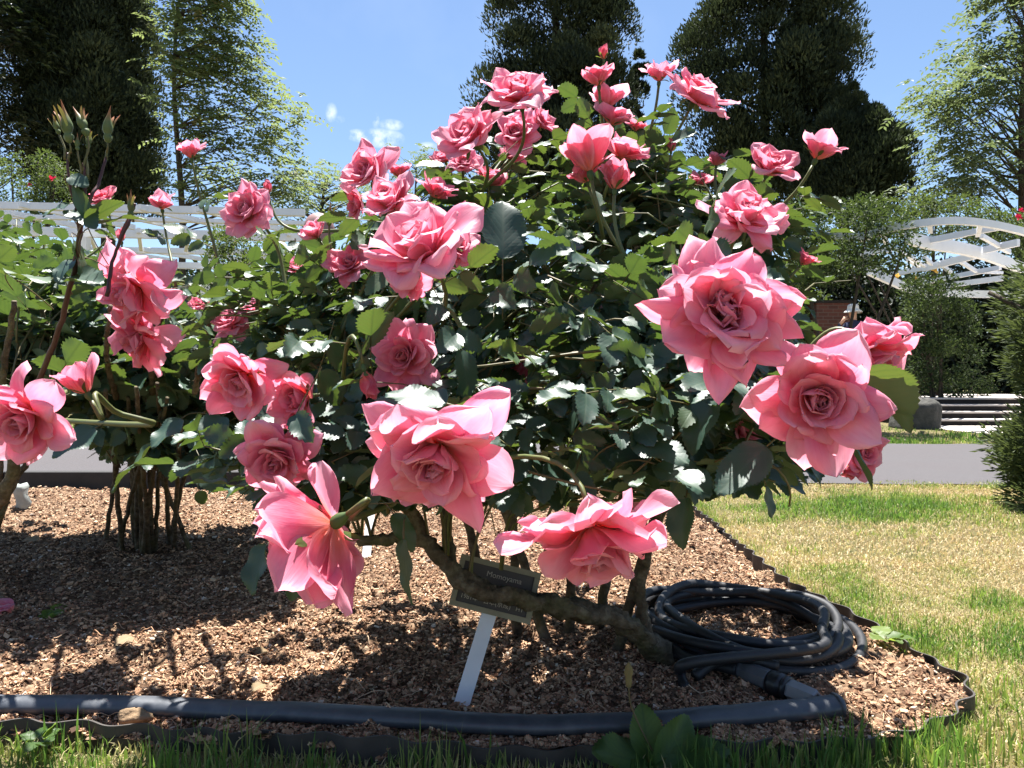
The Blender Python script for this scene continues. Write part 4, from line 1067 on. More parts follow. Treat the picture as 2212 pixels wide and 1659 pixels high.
# boulder
rng = np.random.default_rng(5)
d = nrm(np.array([[math.cos(a) * math.cos(b), math.sin(a) * math.cos(b), math.sin(b)] for b in np.linspace(-1.45, 1.45, 22) for a in np.linspace(0, 2 * math.pi, 36, endpoint=False)]))
pw = np.sign(d) * np.abs(d) ** .62; V = pw * np.array([.27, .24, .25]) * (1 + .10 * vnoise(d, 8, 4, .7))[:, None] + np.array([5.28, 10.1, .16]); V[:, 0] += .25 * (V[:, 2] - .16) * (V[:, 0] < 5.28) * .8
i = np.arange(21)[:, None] * 36; j = np.arange(36)[None]; j2 = (j + 1) % 36
Q = np.stack([i + j, i + j2, i + 36 + j2, i + 36 + j], -1).reshape(-1, 4)
M['rock'] = simple('lichen_rock', (.022, .022, .022), (.12, .115, .10), 14, .9, .2, .8, .02)
thing('boulder', mesh_np('boulder', V, Q), M['rock'], 'dark lichen-spotted boulder at the left end of the steps', 'boulder')

# grass blades
def blades(n, xr, yr, hr, wr, seed, cond, greenbias=0.0, lean=.5, hmul=None):
    rng = np.random.default_rng(seed); x = rng.uniform(*xr, n); y = rng.uniform(*yr, n); ok = cond(x, y); x, y = x[ok], y[ok]; n = len(x)
    P = np.stack([x, y, np.full(n, -.008)], -1); gr = np.clip(straw_noise(P[:, :2]) + greenbias + rng.normal(size=n) * .22, 0, 1)
    h = rng.uniform(*hr, n) * (.55 + .75 * gr); a = rng.uniform(0, 6.28, n); ln = np.abs(rng.normal(size=n)) * lean * (1.7 - gr)
    if hmul is not None: h = h * hmul(x, y)
    w = rng.uniform(*wr, n); dx, dy = np.cos(a), np.sin(a); b = rng.uniform(0, 6.28, n); sx, sy = np.cos(b) * w, np.sin(b) * w
    def pt(f, s): 
        bend = ln * f * f
        c = np.sqrt(1 / (1 + bend ** 2)); return np.stack([x + dx * h * bend * c + sx * s, y + dy * h * bend * c + sy * s, P[:, 2] + h * f * c], -1)
    V = np.stack([pt(0, -1), pt(0, 1), pt(.55, -.75), pt(.55, .75), pt(1, 0)], 1).reshape(-1, 3); k = np.arange(n) * 5
    Q = np.stack([k, k + 1, k + 3, k + 2], 1); T = np.stack([k + 2, k + 3, k + 4], 1)
    return V, Q, T, np.repeat(gr, 5)
def grass_mat():
    t = NT('grass_blades'); h = t.attr('h')
    c = t.ramp(h, [(0, (.68, .54, .33)), (.38, (.62, .52, .27)), (.60, (.30, .32, .11)), (.85, (.15, .20, .05)), (1, (.06, .12, .03))])
    tr = t.ramp(h, [(0, (.45, .33, .16)), (.4, (.40, .36, .12)), (.6, (.26, .36, .05)), (1, (.18, .34, .05))])
    return t.done(t.thin(t.bsdf(c, .55, .35), tr, .38))
M['grass'] = grass_mat()
mb = MB(); outside = lambda x, y: ~in_bed(x, y)
def front_ok(x, y):
    return y < np.interp(x, FRONT[:, 0], FRONT[:, 1]) - .004
V, Q, T, h = blades(16000, (-1.15, 1.35), (.95, 1.36), (.012, .032), (.0007, .0016), 1, front_ok, -.14, .9); mb.add(V, Q, T, h=h)
tuft = lambda x, y: .5 + .8 * np.clip(vnoise(np.stack([x, y], -1), 33, 3, 3.0) + .4, 0, 1.2)
V, Q, T, h = blades(3000, (-1.15, 1.25), (1.14, 1.36), (.022, .060), (.0012, .0026), 2, lambda x, y: front_ok(x, y) & (y > np.interp(x, FRONT[:, 0], FRONT[:, 1]) - .13), .22, .4, tuft); mb.add(V, Q, T, h=h)
V, Q, T, h = blades(900, (.2, .95), (1.20, 1.36), (.022, .05), (.0014, .0028), 7, front_ok, .35, .35); mb.add(V, Q, T, h=h)
right_ok = lambda x, y: ~in_bed(x, y) & (x > np.where(y < 1.5, -9, np.interp(y, SIDE[:, 1], SIDE[:, 0])) + .012) & (x < .68 * y + .15)
V, Q, T, h = blades(60000, (.7, 2.2), (1.30, 2.7), (.010, .026), (.0008, .0018), 3, right_ok, .0, .9); mb.add(V, Q, T, h=h)
V, Q, T, h = blades(52000, (.7, 3.3), (2.5, 4.62), (.014, .034), (.0014, .003), 4, right_ok, .02, .8); mb.add(V, Q, T, h=h)
near_edge = lambda x, y: right_ok(x, y) & (x < np.interp(y, SIDE[:, 1], SIDE[:, 0]) + .10)
V, Q, T, h = blades(9000, (.7, 1.2), (1.45, 4.3), (.02, .05), (.0012, .0024), 5, near_edge, .12, .5); mb.add(V, Q, T, h=h)
V, Q, T, h = blades(30000, (-7, 8.5), (7.8, 11.5), (.03, .06), (.004, .009), 6, lambda x, y: (x < 5.6), .35, .5); mb.add(V, Q, T, h=h)
fr = lambda x, y: (y < 4.70 + .07 * vnoise(np.stack([x, y], -1), 71, 3, 1.5)) & (x > .86)
V, Q, T, h = blades(9000, (.8, 3.6), (4.52, 4.76), (.012, .034), (.0018, .0036), 8, fr, .1, .7); mb.add(V, Q, T, h=h)
V, Q, T, h = blades(9000, (-7, 6), (7.55, 7.95), (.02, .05), (.003, .007), 9, lambda x, y: y > 7.66 + .1 * vnoise(np.stack([x, y], -1), 72, 3, 1.2), .2, .6); mb.add(V, Q, T, h=h)
setting('grass_blades', mb.mesh('grass_blades', False), M['grass'], 'stuff')

# wavy plastic lawn edging
def wall_strip(P, z0, z1, th):
    t = nrm(np.gradient(P, axis=0)); nn = np.stack([-t[:, 1], t[:, 0]], -1) * th / 2; m = len(P); ring = []
    for sg, z in ((-1, z0), (1, z0), (1, z1), (-1, z1)): ring.append(np.concatenate([P + nn * sg, np.broadcast_to(np.asarray(z, float), (m,))[:, None]], 1))
    V = np.stack(ring, 1).reshape(-1, 3); i = np.arange(m - 1)[:, None] * 4; j = np.arange(4)[None]; j2 = (j + 1) % 4
    return V, np.stack([i + j, i + j2, i + 4 + j2, i + 4 + j], -1).reshape(-1, 4)
E = spline(EDGE, 900); s_ = np.concatenate([[0], np.cumsum(np.linalg.norm(np.diff(E, axis=0), axis=1))]); t_ = nrm(np.gradient(E, axis=0)); nn = np.stack([-t_[:, 1], t_[:, 0]], -1)
E2 = E + nn * (.0085 * np.sin(s_ * 2 * math.pi / .105) + .006 * np.sin(s_ * 5))[:, None]
ztop = .026 + .004 * np.sin(s_ * 3.1) + .004 * np.sin(s_ * 11) + .018 * np.clip(s_ - 2.1, 0, 1)
V, Q = wall_strip(E2, -.03, ztop, .0035)
M['edging'] = simple('grey_plastic_edging', (.028, .024, .022), (.070, .060, .053), 30, .55, .4, .15)
thing('lawn_edging', mesh_np('lawn_edging', V, Q, None, None, False), M['edging'], 'wavy dark plastic edging between mulch and grass', 'edging')

# flat black drip pipe
def pl_mat():
    t = NT('black_pipe_plastic'); p = t.pos(); f = t.noise(35, 4, .6, p); g_ = t.noise(260, 2, .5, p)
    c = t.mix(f, (.020, .023, .030), (.085, .094, .11)); c = t.mix(t.math('MULTIPLY', t.math('SUBTRACT', f, .55, clamp=True), 1.6), c, (.12, .115, .11))
    return t.done(t.bsdf(c, t.math('ADD', .30, t.math('MULTIPLY', f, .28)), .6, t.bump(g_, .12, .001)))
M['pipe'] = pl_mat()
def pg(u, v): 
    return on_ground(u, v, .024)
P = spline([pg(-160, 1516), pg(0, 1522), pg(300, 1526), pg(600, 1541), pg(850, 1556), pg(1000, 1562), pg(1200, 1569), pg(1400, 1566), pg(1560, 1553), pg(1700, 1544), pg(1790, 1538), pg(1815, 1537)], 80)
P[:, 2] = np.convolve(np.pad(np.maximum(.024, bed_z(P[:, 0], P[:, 1]) + .012), 6, 'edge'), np.ones(13) / 13, 'valid'); rad = np.full(80, .025); rad[-5:] = [.026, .028, .029, .028, .024]; rad[:60] *= .94
V, Q, T = tube(P, rad, 20, True, .66)
thing('drip_pipe', mesh_np('drip_pipe', V, Q, T), M['pipe'], 'thick black pipe lying along the front of the bed', 'pipe')

# hose coil
rt = root('garden_hose', (.53, 1.78, 0), 'coiled black garden hose with grey connector, right of the plaque', 'garden hose')
pts = []; rg = np.random.default_rng(3); c0 = np.array([.530, 1.80])
for k in range(int(7.6 * 14)):
    a = -k / 14 * 2 * math.pi + 2.5; lap = k / 14
    rx = .238 + .022 * math.sin(lap * 2.3) - .006 * lap + .012 * math.sin(a * 2 + lap); ry = .235 + .03 * math.sin(lap * 1.7 + 1) - .004 * lap
    x = c0[0] + rx * math.cos(a) + .012 * math.sin(lap * 3); y = c0[1] + ry * math.sin(a) + .012 * math.cos(lap * 2.1)
    z = .022 + .0062 * lap * (1.0 + .25 * math.sin(a * 1.0 + lap)) + .022 * max(0, -math.cos(a)) * (lap / 7) + .008 * math.sin(a * 3 + lap * 2)
    pts.append([x, y, z])
tail = [[.40, 1.62, .06], [.42, 1.56, .045]]
P = spline(pts, 620)
lead = spline([P[0] + [0, 0, .0], [.33, 1.72, .05], [.36, 1.60, .035], on_ground(1560, 1440, .035), on_ground(1590, 1447, .035)], 40)[::-1]
mb = MB(); mb.tube(np.concatenate([lead[:-1], P]), .0108, 14)
E3 = spline([P[-1], P[-1] + (P[-1] - P[-4]) * 2, on_ground(1500, 1430, .06), on_ground(1470, 1455, .03), on_ground(1482, 1490, .018)], 30); mb.tube(E3, .0108, 12)
E4 = spline([on_ground(1500, 1462, .03), on_ground(1540, 1432, .05), on_ground(1600, 1420, .055), on_ground(1680, 1440, .04)], 24); mb.tube(E4, .0115, 12)
def hose_mat():
    t = NT('hose_rubber'); p = t.pos(); f = t.noise(50, 4, .6, p)
    c = t.mix(f, (.006, .006, .008), (.026, .026, .028)); return t.done(t.bsdf(c, t.math('ADD', .42, t.math('MULTIPLY', f, .25)), .5, t.bump(t.noise(300, 2, .5, p), .15, .001)))
M['hose'] = hose_mat(); M['greyplastic'] = simple('grey_plastic', (.055, .058, .065), (.13, .135, .145), 30, .45, .5, .1); M['darkrubber'] = simple('dark_rubber', (.010, .010, .012), (.022, .022, .025), 40, .4, .5, .1)
part('hose', mb.mesh('hose'), M['hose'], rt)
ca, cb = on_ground(1580, 1440, .032), on_ground(1765, 1512, .026); ax = nrm(cb - ca); Lc = np.linalg.norm(cb - ca); Rm = axis_rot(ax, .3)
def lat(prof, n=20, hexa=False):
    V, Q = lathe(prof, n); return V @ Rm.T + ca, Q
V, Q = lat([(.0125, 0), (.0135, .03 * Lc), (.0155, .05 * Lc), (.016, .16 * Lc), (.0205, .24 * Lc), (.022, .30 * Lc), (.022, .46 * Lc), (.019, .48 * Lc), (.0, .48 * Lc)], 8)
cn = part('connector', mesh_np('connector', V, Q, None, None, False), M['greyplastic'], rt)
V, Q = lat([(0, .475 * Lc), (.0225, .48 * Lc), (.0235, .52 * Lc), (.0225, .56 * Lc), (.0235, .58 * Lc), (.0235, .62 * Lc), (.020, .63 * Lc), (.020, .645 * Lc), (.0225, .655 * Lc), (.0225, .69 * Lc), (.018, .70 * Lc), (0, .70 * Lc)], 24)
part('ring', mesh_np('ring', V, Q), M['darkrubber'], cn)
V, Q = lat([(0, .695 * Lc), (.0185, .70 * Lc), (.0195, .72 * Lc), (.0175, .98 * Lc), (.015, 1.0 * Lc), (.011, 1.0 * Lc), (.010, .97 * Lc), (0, .97 * Lc)], 6)
part('nozzle', mesh_np('nozzle', V, Q, None, None, False), simple('light_grey_plastic', (.16, .165, .175), (.26, .265, .28), 30, .4, .5, .1), rt)

# name plaques
M['white'] = simple('white_paint', (.62, .62, .64), (.78, .78, .80), 25, .6, .3, .15)
M['plate'] = simple('brown_plate', (.040, .030, .024), (.075, .058, .045), 25, .5, .4, .1); M['frame'] = simple('bronze_frame', (.16, .14, .085), (.30, .26, .16), 30, .5, .4, .15)
M['lett'] = simple('pale_lettering', (.34, .29, .22), (.50, .43, .33), 40, .6, .3, .05)
def plaque(C, right, up, w, h, foot, label, rows, sw=.029):
    right = nrm(right); up = nrm(up - (up @ right) * right); nn = np.cross(right, up); Rm = np.stack([right, up, nn], 1)
    rt = root('name_plaque', foot, label, 'plant label', 'plant name plaques')
    mb = MB(); mb.box(C - nn * .003, (w / 2, h / 2, .003), Rm); pl = part('plate', mb.mesh('plate', False), M['plate'], rt)
    mb = MB(); b = .0052
    for c, hf in (((0, h / 2, 0), (w / 2 + b, b, .0062)), ((0, -h / 2, 0), (w / 2 + b, b, .0062)), ((-w / 2, 0, 0), (b, h / 2 - b - .0002, .0055)), ((w / 2, 0, 0), (b, h / 2 - b - .0002, .0055))): mb.box(C + Rm @ np.array(c) , hf, Rm)
    part('frame', mb.mesh('frame', False), M['frame'], rt)
    a = C - up * (h / 2 + b) - nn * .004; mb = MB(); mb.beam(a + up * .03, foot - nrm(a - foot) * .04, sw, .0035)
    # turn the stake's wide side to the plate's front
    y = nrm(a - foot); x = nrm(right - (right @ y) * y); z = np.cross(x, y); Ls = np.linalg.norm(a - foot)
    mb = MB(); mb.box((a + foot) / 2 - y * .02 - nn * .004, (sw / 2, Ls / 2 + .035, .002), np.stack([x, y, z], 1)); part('stake', mb.mesh('stake', False), M['white'], rt)
    for (txt, xo, yo, size) in rows:
        cu = bpy.data.curves.new('lettering', 'FONT'); cu.body = txt; cu.size = size; cu.align_x = 'CENTER'; cu.align_y = 'CENTER'; cu.extrude = .0003
        to = bpy.data.objects.new('tmp', cu); COL.objects.link(to); bpy.context.view_layer.update()
        me = bpy.data.meshes.new_from_object(to.evaluated_get(bpy.context.evaluated_depsgraph_get())); bpy.data.objects.remove(to)
        me.transform(Matrix.Translation(Vector(C + right * xo + up * yo + nn * .0006)) @ Matrix(Rm.tolist()).to_4x4()); me.materials.clear()
        o = part('lettering', me, M['lett'], pl)
    return rt
PC = at(1070, 1272, 1.50)
plaque(PC, np.array([math.cos(R(14.3)), .02, -math.sin(R(14.3))]), np.array([.25, .28, .97]), .150, .088, on_ground(993, 1537, .0), 'tilted bronze-framed name plaque on a white stake, behind the leaning cane',
       [('Momoyama', .012, .024, .0150), ('1981年   日本(京成)   HT', .0, -.027, .0118)])
PC2 = at(806, 1062, 2.75)
plaque(PC2, np.array([.95, .15, -.12]), np.array([.12, .35, .93]), .11, .075, on_ground(790, 1214, .0), 'grey plaque on a white stake, deeper in the bed left of the first', [])
PC3 = at(1858, 910, 8.2); foot = PC3.copy(); foot[2] = 0; foot[1] -= .05
plaque(PC3, np.array([1, .05, 0]), np.array([0, .93, .25]), .21, .20, foot, 'small plaque on the lawn before the boulder, glinting pale blue', [])
# ------------------------------------------------------------------ pergolas
M['pergola'] = simple('white_pergola_paint', (.72, .73, .75), (.84, .85, .86), 6, .5, .4, .1)
ZP = 2.5
def onp(u, v): 
    d = (ZP - CAMH) * FPX / (829.5 - v); return np.array([(u - 1106) / FPX * d, d, ZP])
rt = root('pergola', (-4.2, 10, 0), 'long white slatted pergola with zigzag rafters behind the left bushes', 'pergola')
def beam(a, b, w, h, name='beam', z=0):
    mb = MB(); mb.beam(np.asarray(a, float) + [0, 0, z], np.asarray(b, float) + [0, 0, z], w, h); return part(name, mb.mesh(name, False), M['pergola'], rt)
for y0, h, z in ((8.15, .075, 0.0), (8.72, .045, .0), (9.45, .11, -.03), (10.9, .08, .0), (12.1, .10, -.03)): beam((-8.5, y0 - .25, ZP), (-2.3, y0 + .44, ZP), .07, h, 'beam', z)
for k in range(13):
    x0 = -8.2 + k * .60; s = .11
    for (ya, yb, f) in ((8.2, 9.42, 1), (9.5, 10.86, -1), (10.95, 12.05, 1)):
        yo = (x0 + 4.85) * s; a = np.array([x0, ya + yo, ZP - .005]); b = np.array([x0 + .62 * f, yb + yo, ZP - .005])
        if b[0] < -2.3: beam(a, b, .045, .06, 'slat', .004 * (k % 2))
for x0, y0 in ((-7.6, 9.15), (-5.2, 9.4), (-2.4, 9.87), (-7.4, 11.8), (-4.8, 12.1), (-2.4, 12.5)): beam((x0, y0, -.02), (x0 + .001, y0, ZP - .12), .11, .11, 'post')
rt = root('pergola', (7.6, 11.8, 0), 'white arched pergola with curved rim and crossing slats, right', 'pergola')
def curve_beam(pts, w, h, n=26, z=0):
    C = spline([onp(*p) for p in pts], n); t = np.gradient(C, axis=0); t[:, 2] = 0; t = nrm(t); nn = np.stack([-t[:, 1], t[:, 0], t[:, 2] * 0], -1) * w / 2
    up = np.array([0, 0, h / 2]); zz = np.array([0, 0, z]); V = np.stack([C - nn - up + zz, C + nn - up + zz, C + nn + up + zz, C - nn + up + zz], 1).reshape(-1, 3)
    i = np.arange(n - 1)[:, None] * 4; j = np.arange(4)[None]; j2 = (j + 1) % 4; Q = np.stack([i + j, i + j2, i + 4 + j2, i + 4 + j], -1).reshape(-1, 4)
    Q = np.concatenate([Q, [[0, 3, 2, 1], [n * 4 - 4, n * 4 - 3, n * 4 - 2, n * 4 - 1]]]); part('beam', mesh_np('beam', V, Q, None, None, False), M['pergola'], rt)
beam(onp(1690, 505), onp(1868, 513), .06, .085)
curve_beam([(1858, 516), (1900, 501), (1950, 488), (2050, 477), (2130, 483), (2212, 501), (2300, 530)], .06, .085)
curve_beam([(1960, 508), (1999, 519), (2065, 530), (2127, 545), (2188, 568), (2250, 590)], .07, .16, 20, -.03)
curve_beam([(1877, 580), (1925, 603), (1974, 622), (2054, 630), (2168, 633), (2280, 632)], .07, .15, 22, -.03)
for a, b, h in [((1926, 594), (1995, 580), .10), ((1995, 580), (2106, 552), .13), ((1988, 612), (2161, 578), .10), ((2030, 619), (2168, 601), .12), ((2004, 521), (2085, 506), .10), ((2085, 506), (2170, 490), .09), ((2127, 540), (2200, 524), .12),
                ((1960, 560), (1985, 575), .07), ((2030, 570), (2055, 590), .07), ((1997, 558), (2012, 571), .07), ((2075, 566), (2110, 588), .07), ((2060, 542), (2098, 553), .07), ((1940, 540), (1998, 575), .06), ((2120, 510), (2180, 545), .07), ((2110, 588), (2165, 590), .06),
                ((1905, 500), (1915, 525), .07), ((2008, 481), (2010, 500), .07), ((2118, 484), (2112, 508), .07), ((1860, 548), (1925, 540), .09)]:
    beam(onp(*a), onp(*b), .05, h * .8, 'slat', .002 * len(rt.children) % .01)

# brick pillars
def brick_mat():
    t = NT('dark_brick'); p = t.pos(); sx = t.n('ShaderNodeSeparateXYZ', {0: p}); cv = t.n('ShaderNodeCombineXYZ', {0: t.math('ADD', sx.outputs[0], sx.outputs[1]), 1: sx.outputs[2]})
    b = t.n('ShaderNodeTexBrick', {'Vector': cv.outputs[0], 'Scale': 1.0, 'Color1': (.12, .042, .03, 1), 'Color2': (.075, .028, .022, 1), 'Mortar': (.11, .095, .08, 1), 'Mortar Size': .006, 'Brick Width': .21, 'Row Height': .075})
    return t.done(t.bsdf(t.mix(t.math('MULTIPLY', t.noise(20, 4, .6, p), .5), b.outputs[0], (.08, .04, .03)), .85, .2, t.bump(b.outputs[1], -.5, .01)))
M['brick'] = brick_mat()
def pillar(x, y, z0, w, h, label, cap=True):
    rt = root('brick_pillar', (x, y, z0), label, 'pillar'); mb = MB(); mb.box((x, y, z0 + h / 2 - .03), (w / 2, w / 2, h / 2 + .03)); part('shaft', mb.mesh('shaft', False), M['brick'], rt)
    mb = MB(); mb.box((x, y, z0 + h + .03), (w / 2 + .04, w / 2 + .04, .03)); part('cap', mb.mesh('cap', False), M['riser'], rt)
pillar(6.75, 16.6, .3, .70, 2.0, 'tall dark brick pillar beside the person in the white hat')
pillar(8.05, 15.2, .30, .52, .40, 'low dark brick pillar at the head of the steps')
M['terracotta'] = simple('dusty_terracotta', (.23, .125, .12), (.31, .18, .17), 14, .55, .3, .1)
prof = [(.0, 0), (.16, 0), (.155, 1.0), (.150, 2.06)] + [(.150 + .012 * math.sin(a * 2), 2.08 + .21 * math.sin(a)) if a < .2 else (.155 * math.cos(a) ** .8, 2.08 + .21 * math.sin(a)) for a in np.linspace(.1, 1.56, 10)] + [(0, 2.291)]
V, Q = lathe(prof, 28); pp = at(689, 500, 7.5); V[:, :2] += pp[:2]
V[:, 2] *= .985
thing('domed_post', mesh_np('domed_post', V, Q), M['terracotta'], 'round-topped pinkish brown post among the bushes', 'post')

# ------------------------------------------------------------------ person
def person(loc, rz):
    X_ = np.array; J = {'pelvis': (0, 0, .93), 'waist': (0, .005, 1.08), 'chest': (0, .0, 1.28), 'neck': (0, -.005, 1.45), 'chin': (0, -.03, 1.54), 'head': (0, -.035, 1.62), 'crown': (0, -.02, 1.70), 'face': (0, -.105, 1.585)}
    E = [('pelvis', 'waist'), ('waist', 'chest'), ('chest', 'neck'), ('neck', 'chin'), ('chin', 'head'), ('head', 'crown'), ('head', 'face')]
    rad = {'pelvis': (.165, .12), 'waist': (.15, .105), 'chest': (.165, .115), 'neck': (.058, .06), 'chin': (.065, .07), 'head': (.078, .092), 'crown': (.065, .075), 'face': (.022, .022)}
    for s, n in ((-1, 'r'), (1, 'l')):
        J.update({'hip' + n: (s * .095, 0, .88), 'knee' + n: (s * .10, -.02, .49), 'ankle' + n: (s * .105, .02, .09), 'toe' + n: (s * .12, -.16, .035), 'sh' + n: (s * .18, 0, 1.38)})
        E += [('pelvis', 'hip' + n), ('hip' + n, 'knee' + n), ('knee' + n, 'ankle' + n), ('ankle' + n, 'toe' + n), ('chest', 'sh' + n)]
        rad.update({'hip' + n: (.095, .10), 'knee' + n: (.062, .065), 'ankle' + n: (.045, .05), 'toe' + n: (.045, .03), 'sh' + n: (.068, .068)})
    J.update({'elr': (-.27, -.10, 1.15), 'wrr': (-.13, -.27, 1.37), 'hdr': (-.06, -.20, 1.49), 'ell': (.25, .04, 1.10), 'wrl': (.20, -.20, 1.05), 'hdl': (.10, -.25, 1.07)})
    E += [('shr', 'elr'), ('elr', 'wrr'), ('wrr', 'hdr'), ('shl', 'ell'), ('ell', 'wrl'), ('wrl', 'hdl')]
    rad.update({'elr': (.047, .047), 'wrr': (.032, .032), 'hdr': (.038, .026), 'ell': (.047, .047), 'wrl': (.032, .032), 'hdl': (.038, .026)})
    for w, hd, dr in (('r', X_(J['hdr']), X_((.35, .35, .9))), ('l', X_(J['hdl']), X_((-.9, -.3, .05)))):
        dr = nrm(dr); sd = nrm(np.cross(dr, (0, 1, 0.2)))
        for k in range(5):
            a = hd + sd * (k - 2) * .017; ln = (.045, .07, .078, .072, .055)[k]; nm1, nm2 = f'f{w}{k}a', f'f{w}{k}b'
            d2 = nrm(dr + sd * (k - 2) * .12 + (sd * -.7 if k == 0 else 0)); J[nm1] = a + d2 * ln * .5; J[nm2] = a + d2 * ln * .9 + X_((0, .015, 0)); E += [('hd' + w, nm1), (nm1, nm2)]; rad[nm1] = (.0095, .0095); rad[nm2] = (.008, .008)
    names = list(J); me = bpy.data.meshes.new('body'); me.from_pydata([tuple(J[n]) for n in names], [(names.index(a), names.index(b)) for a, b in E], [])
    o = bpy.data.objects.new('tmp', me); COL.objects.link(o); sk = o.modifiers.new('skin', 'SKIN'); sk.use_smooth_shade = True
    for i, n in enumerate(names): o.data.skin_vertices[0].data[i].radius = rad[n]; o.data.skin_vertices[0].data[i].use_root = (n == 'pelvis')
    ss = o.modifiers.new('sub', 'SUBSURF'); ss.levels = 2; ss.render_levels = 2
    bpy.context.view_layer.update(); dg = bpy.context.evaluated_depsgraph_get(); body = bpy.data.meshes.new_from_object(o.evaluated_get(dg)); bpy.data.objects.remove(o)
    skin = simple('skin', (.42, .23, .15), (.50, .29, .20), 30, .6, .3, .05); shirt = simple('navy_shirt', (.022, .028, .06), (.04, .05, .10), 20, .85, .2, .2); trou = simple('dark_trousers', (.03, .03, .035), (.05, .05, .055), 20, .9, .2, .2)
    Tm = Matrix.Translation(Vector(loc)) @ Matrix.Rotation(rz, 4, 'Z')
    for m in (skin, shirt, trou): body.materials.append(m)
    for p in body.polygons:
        c = p.center; hand = min((Vector(J['hdr']) - c).length, (Vector(J['hdl']) - c).length) < .13 and c.z < 1.55
        p.material_index = 0 if (c.z > 1.47 or hand) else (1 if c.z > .90 else 2)
    body.transform(Tm); rt = root('person', loc, 'person in a white sun hat and navy top, hand raised to chin', 'person')
    part('body', body, None, rt)
    V, Q = lathe([(.165, -.035), (.168, -.030), (.145, -.004), (.108, .018), (.105, .05), (.098, .10), (.075, .125), (.03, .133), (0, .134)], 28)
    V[:, 2] += .012 * np.cos(2 * np.arctan2(V[:, 1], V[:, 0])) * (V[:, 2] < .02); V[:, 1] *= 1.06; V = V + np.array([0, -.03, 1.655])
    hm = mesh_np('hat', V, Q); hm.transform(Tm); part('hat', hm, simple('hat_cloth', (.62, .60, .56), (.74, .72, .68), 30, .9, .2, .2), rt)
    mb = MB(); mb.box((0, .17, 1.25), (.15, .065, .20)); bm_ = mb.mesh('backpack'); bm_.transform(Tm); part('backpack', bm_, simple('pale_blue_cloth', (.22, .30, .40), (.30, .38, .48), 20, .9, .2, .2), rt)
person((6.70, 15.15, .38), R(-62))

# ------------------------------------------------------------------ small things on the bed and grass
rngm = np.random.default_rng(55)
def fallen(u, v, n, size, label):
    c = on_ground(u, v, .02); rt = root('fallen_petals', c, label, 'petals'); 
    for k in range(n):
        th = R(rngm.uniform(20, 60)); P, Q, uv = petal(rngm, .8, .8, rngm.uniform(0, 6.28), 1, .5, .0, 0, (R(60), th, R(rngm.uniform(40, 120))), .8, .5, 9, 9, .15, .1)
        part('petal', mesh_np('petal', P * size + c + rngm.normal(size=3) * [.012, .01, .003], Q, None, {'uvw': uv, 'h': np.full(len(P), .5), 'k': np.full(len(P), .1)}), M['petal'], rt)
fallen(14, 1328, 5, .050, 'little heap of fallen pink petals on the mulch')
M['weed'] = leaf_mat('weed_leaf', (.05, .10, .025), (.16, .22, .05), (.14, .20, .08), (.28, .42, .06), .5, .35, .4, False)
def weed(u, v, n, L, label, wd=1.0, rise=.5, zofs=.012, name='weed', cat='weed', hr=(.5, 1)):
    c = on_ground(u, v, zofs); rt = root(name, c, label, cat); mb = MB(); tb = MB(); B, Y, Z, S, Hh = [], [], [], [], []
    for k in range(n):
        a = k * 2.4 + rngm.normal() * .3; dv = np.array([math.cos(a), math.sin(a), rise * rngm.uniform(.5, 1.5)]); b = c + np.array([math.cos(a), math.sin(a), rise]) * L * .35 * rngm.uniform(.2, 1)
        B.append(b); Y.append(dv); Z.append(np.array([0, 0, 1.0]) + rngm.normal(size=3) * .3); S.append(L * rngm.uniform(.7, 1.15)); Hh.append(rngm.uniform(*hr)); tb.tube(np.array([c, (b + c) / 2 + [0, 0, .004], b]), .0008, 4, False, h=.2)
    place_leaflets(mb, rngm, np.array(B), np.array(Y), np.array(Z), np.array(S), np.array(Hh), np.full(n, wd))
    part('leaf', mb.mesh('leaf'), M['weed'], rt); part('stem', tb.mesh('stem'), M['stem'], rt); return rt, c
weed(108, 1338, 16, .026, 'small yellow-green weed near the fallen petals', 1.5)
weed(128, 1318, 10, .022, 'pale green seedling just behind the yellow-green weed', 1.5)
weed(1915, 1382, 6, .045, 'broad-leaved weed against the right edging', 1.3, .3, .03)
weed(85, 1602, 7, .034, 'grey-green weed in the grass at the lower left', 1.2, .3, .02, hr=(.0, .3))
rt, c = weed(1420, 1640, 3, .05, 'broad-leaved dandelion with a spent flower stalk, in the front grass', 1.1, .5, .0, 'dandelion', 'weed', (.0, .3))
def wl(bu, bv, bd, tu, tv, td, z, w, h): return at(bu, bv, bd), at(tu, tv, td) - at(bu, bv, bd), np.asarray(z, float), w, h
LS = [wl(1412, 1655, 1.22, 1285, 1618, 1.18, (0, -.5, .9), 1.15, .1), wl(1400, 1640, 1.22, 1388, 1518, 1.25, (.1, -.9, .3), 1.0, .15), wl(1430, 1655, 1.22, 1560, 1590, 1.21, (.0, -.4, .9), 1.0, .1), wl(1420, 1660, 1.2, 1500, 1545, 1.24, (.3, -.8, .5), .9, .05), wl(1420, 1665, 1.2, 1350, 1690, 1.12, (0, -.3, 1), 1.1, .2), wl(1440, 1660, 1.2, 1580, 1655, 1.17, (0, -.3, 1), 1.0, .1)]
mb = MB(); place_leaflets(mb, rngm, np.array([x[0] for x in LS]), np.array([x[1] for x in LS]), np.array([x[2] for x in LS]), np.array([np.linalg.norm(x[1]) for x in LS]), np.array([x[4] for x in LS]), np.array([x[3] for x in LS]), LEAFT_FINE)
part('leaf', mb.mesh('leaf'), M['weed'], rt)
mb = MB(); P = spline([at(1425, 1650, 1.22), at(1385, 1575, 1.23), at(1362, 1520, 1.23), at(1358, 1478, 1.23)], 16); mb.tube(P, .0013, 6, h=.6); part('stalk', mb.mesh('stalk'), M['stem'], rt)
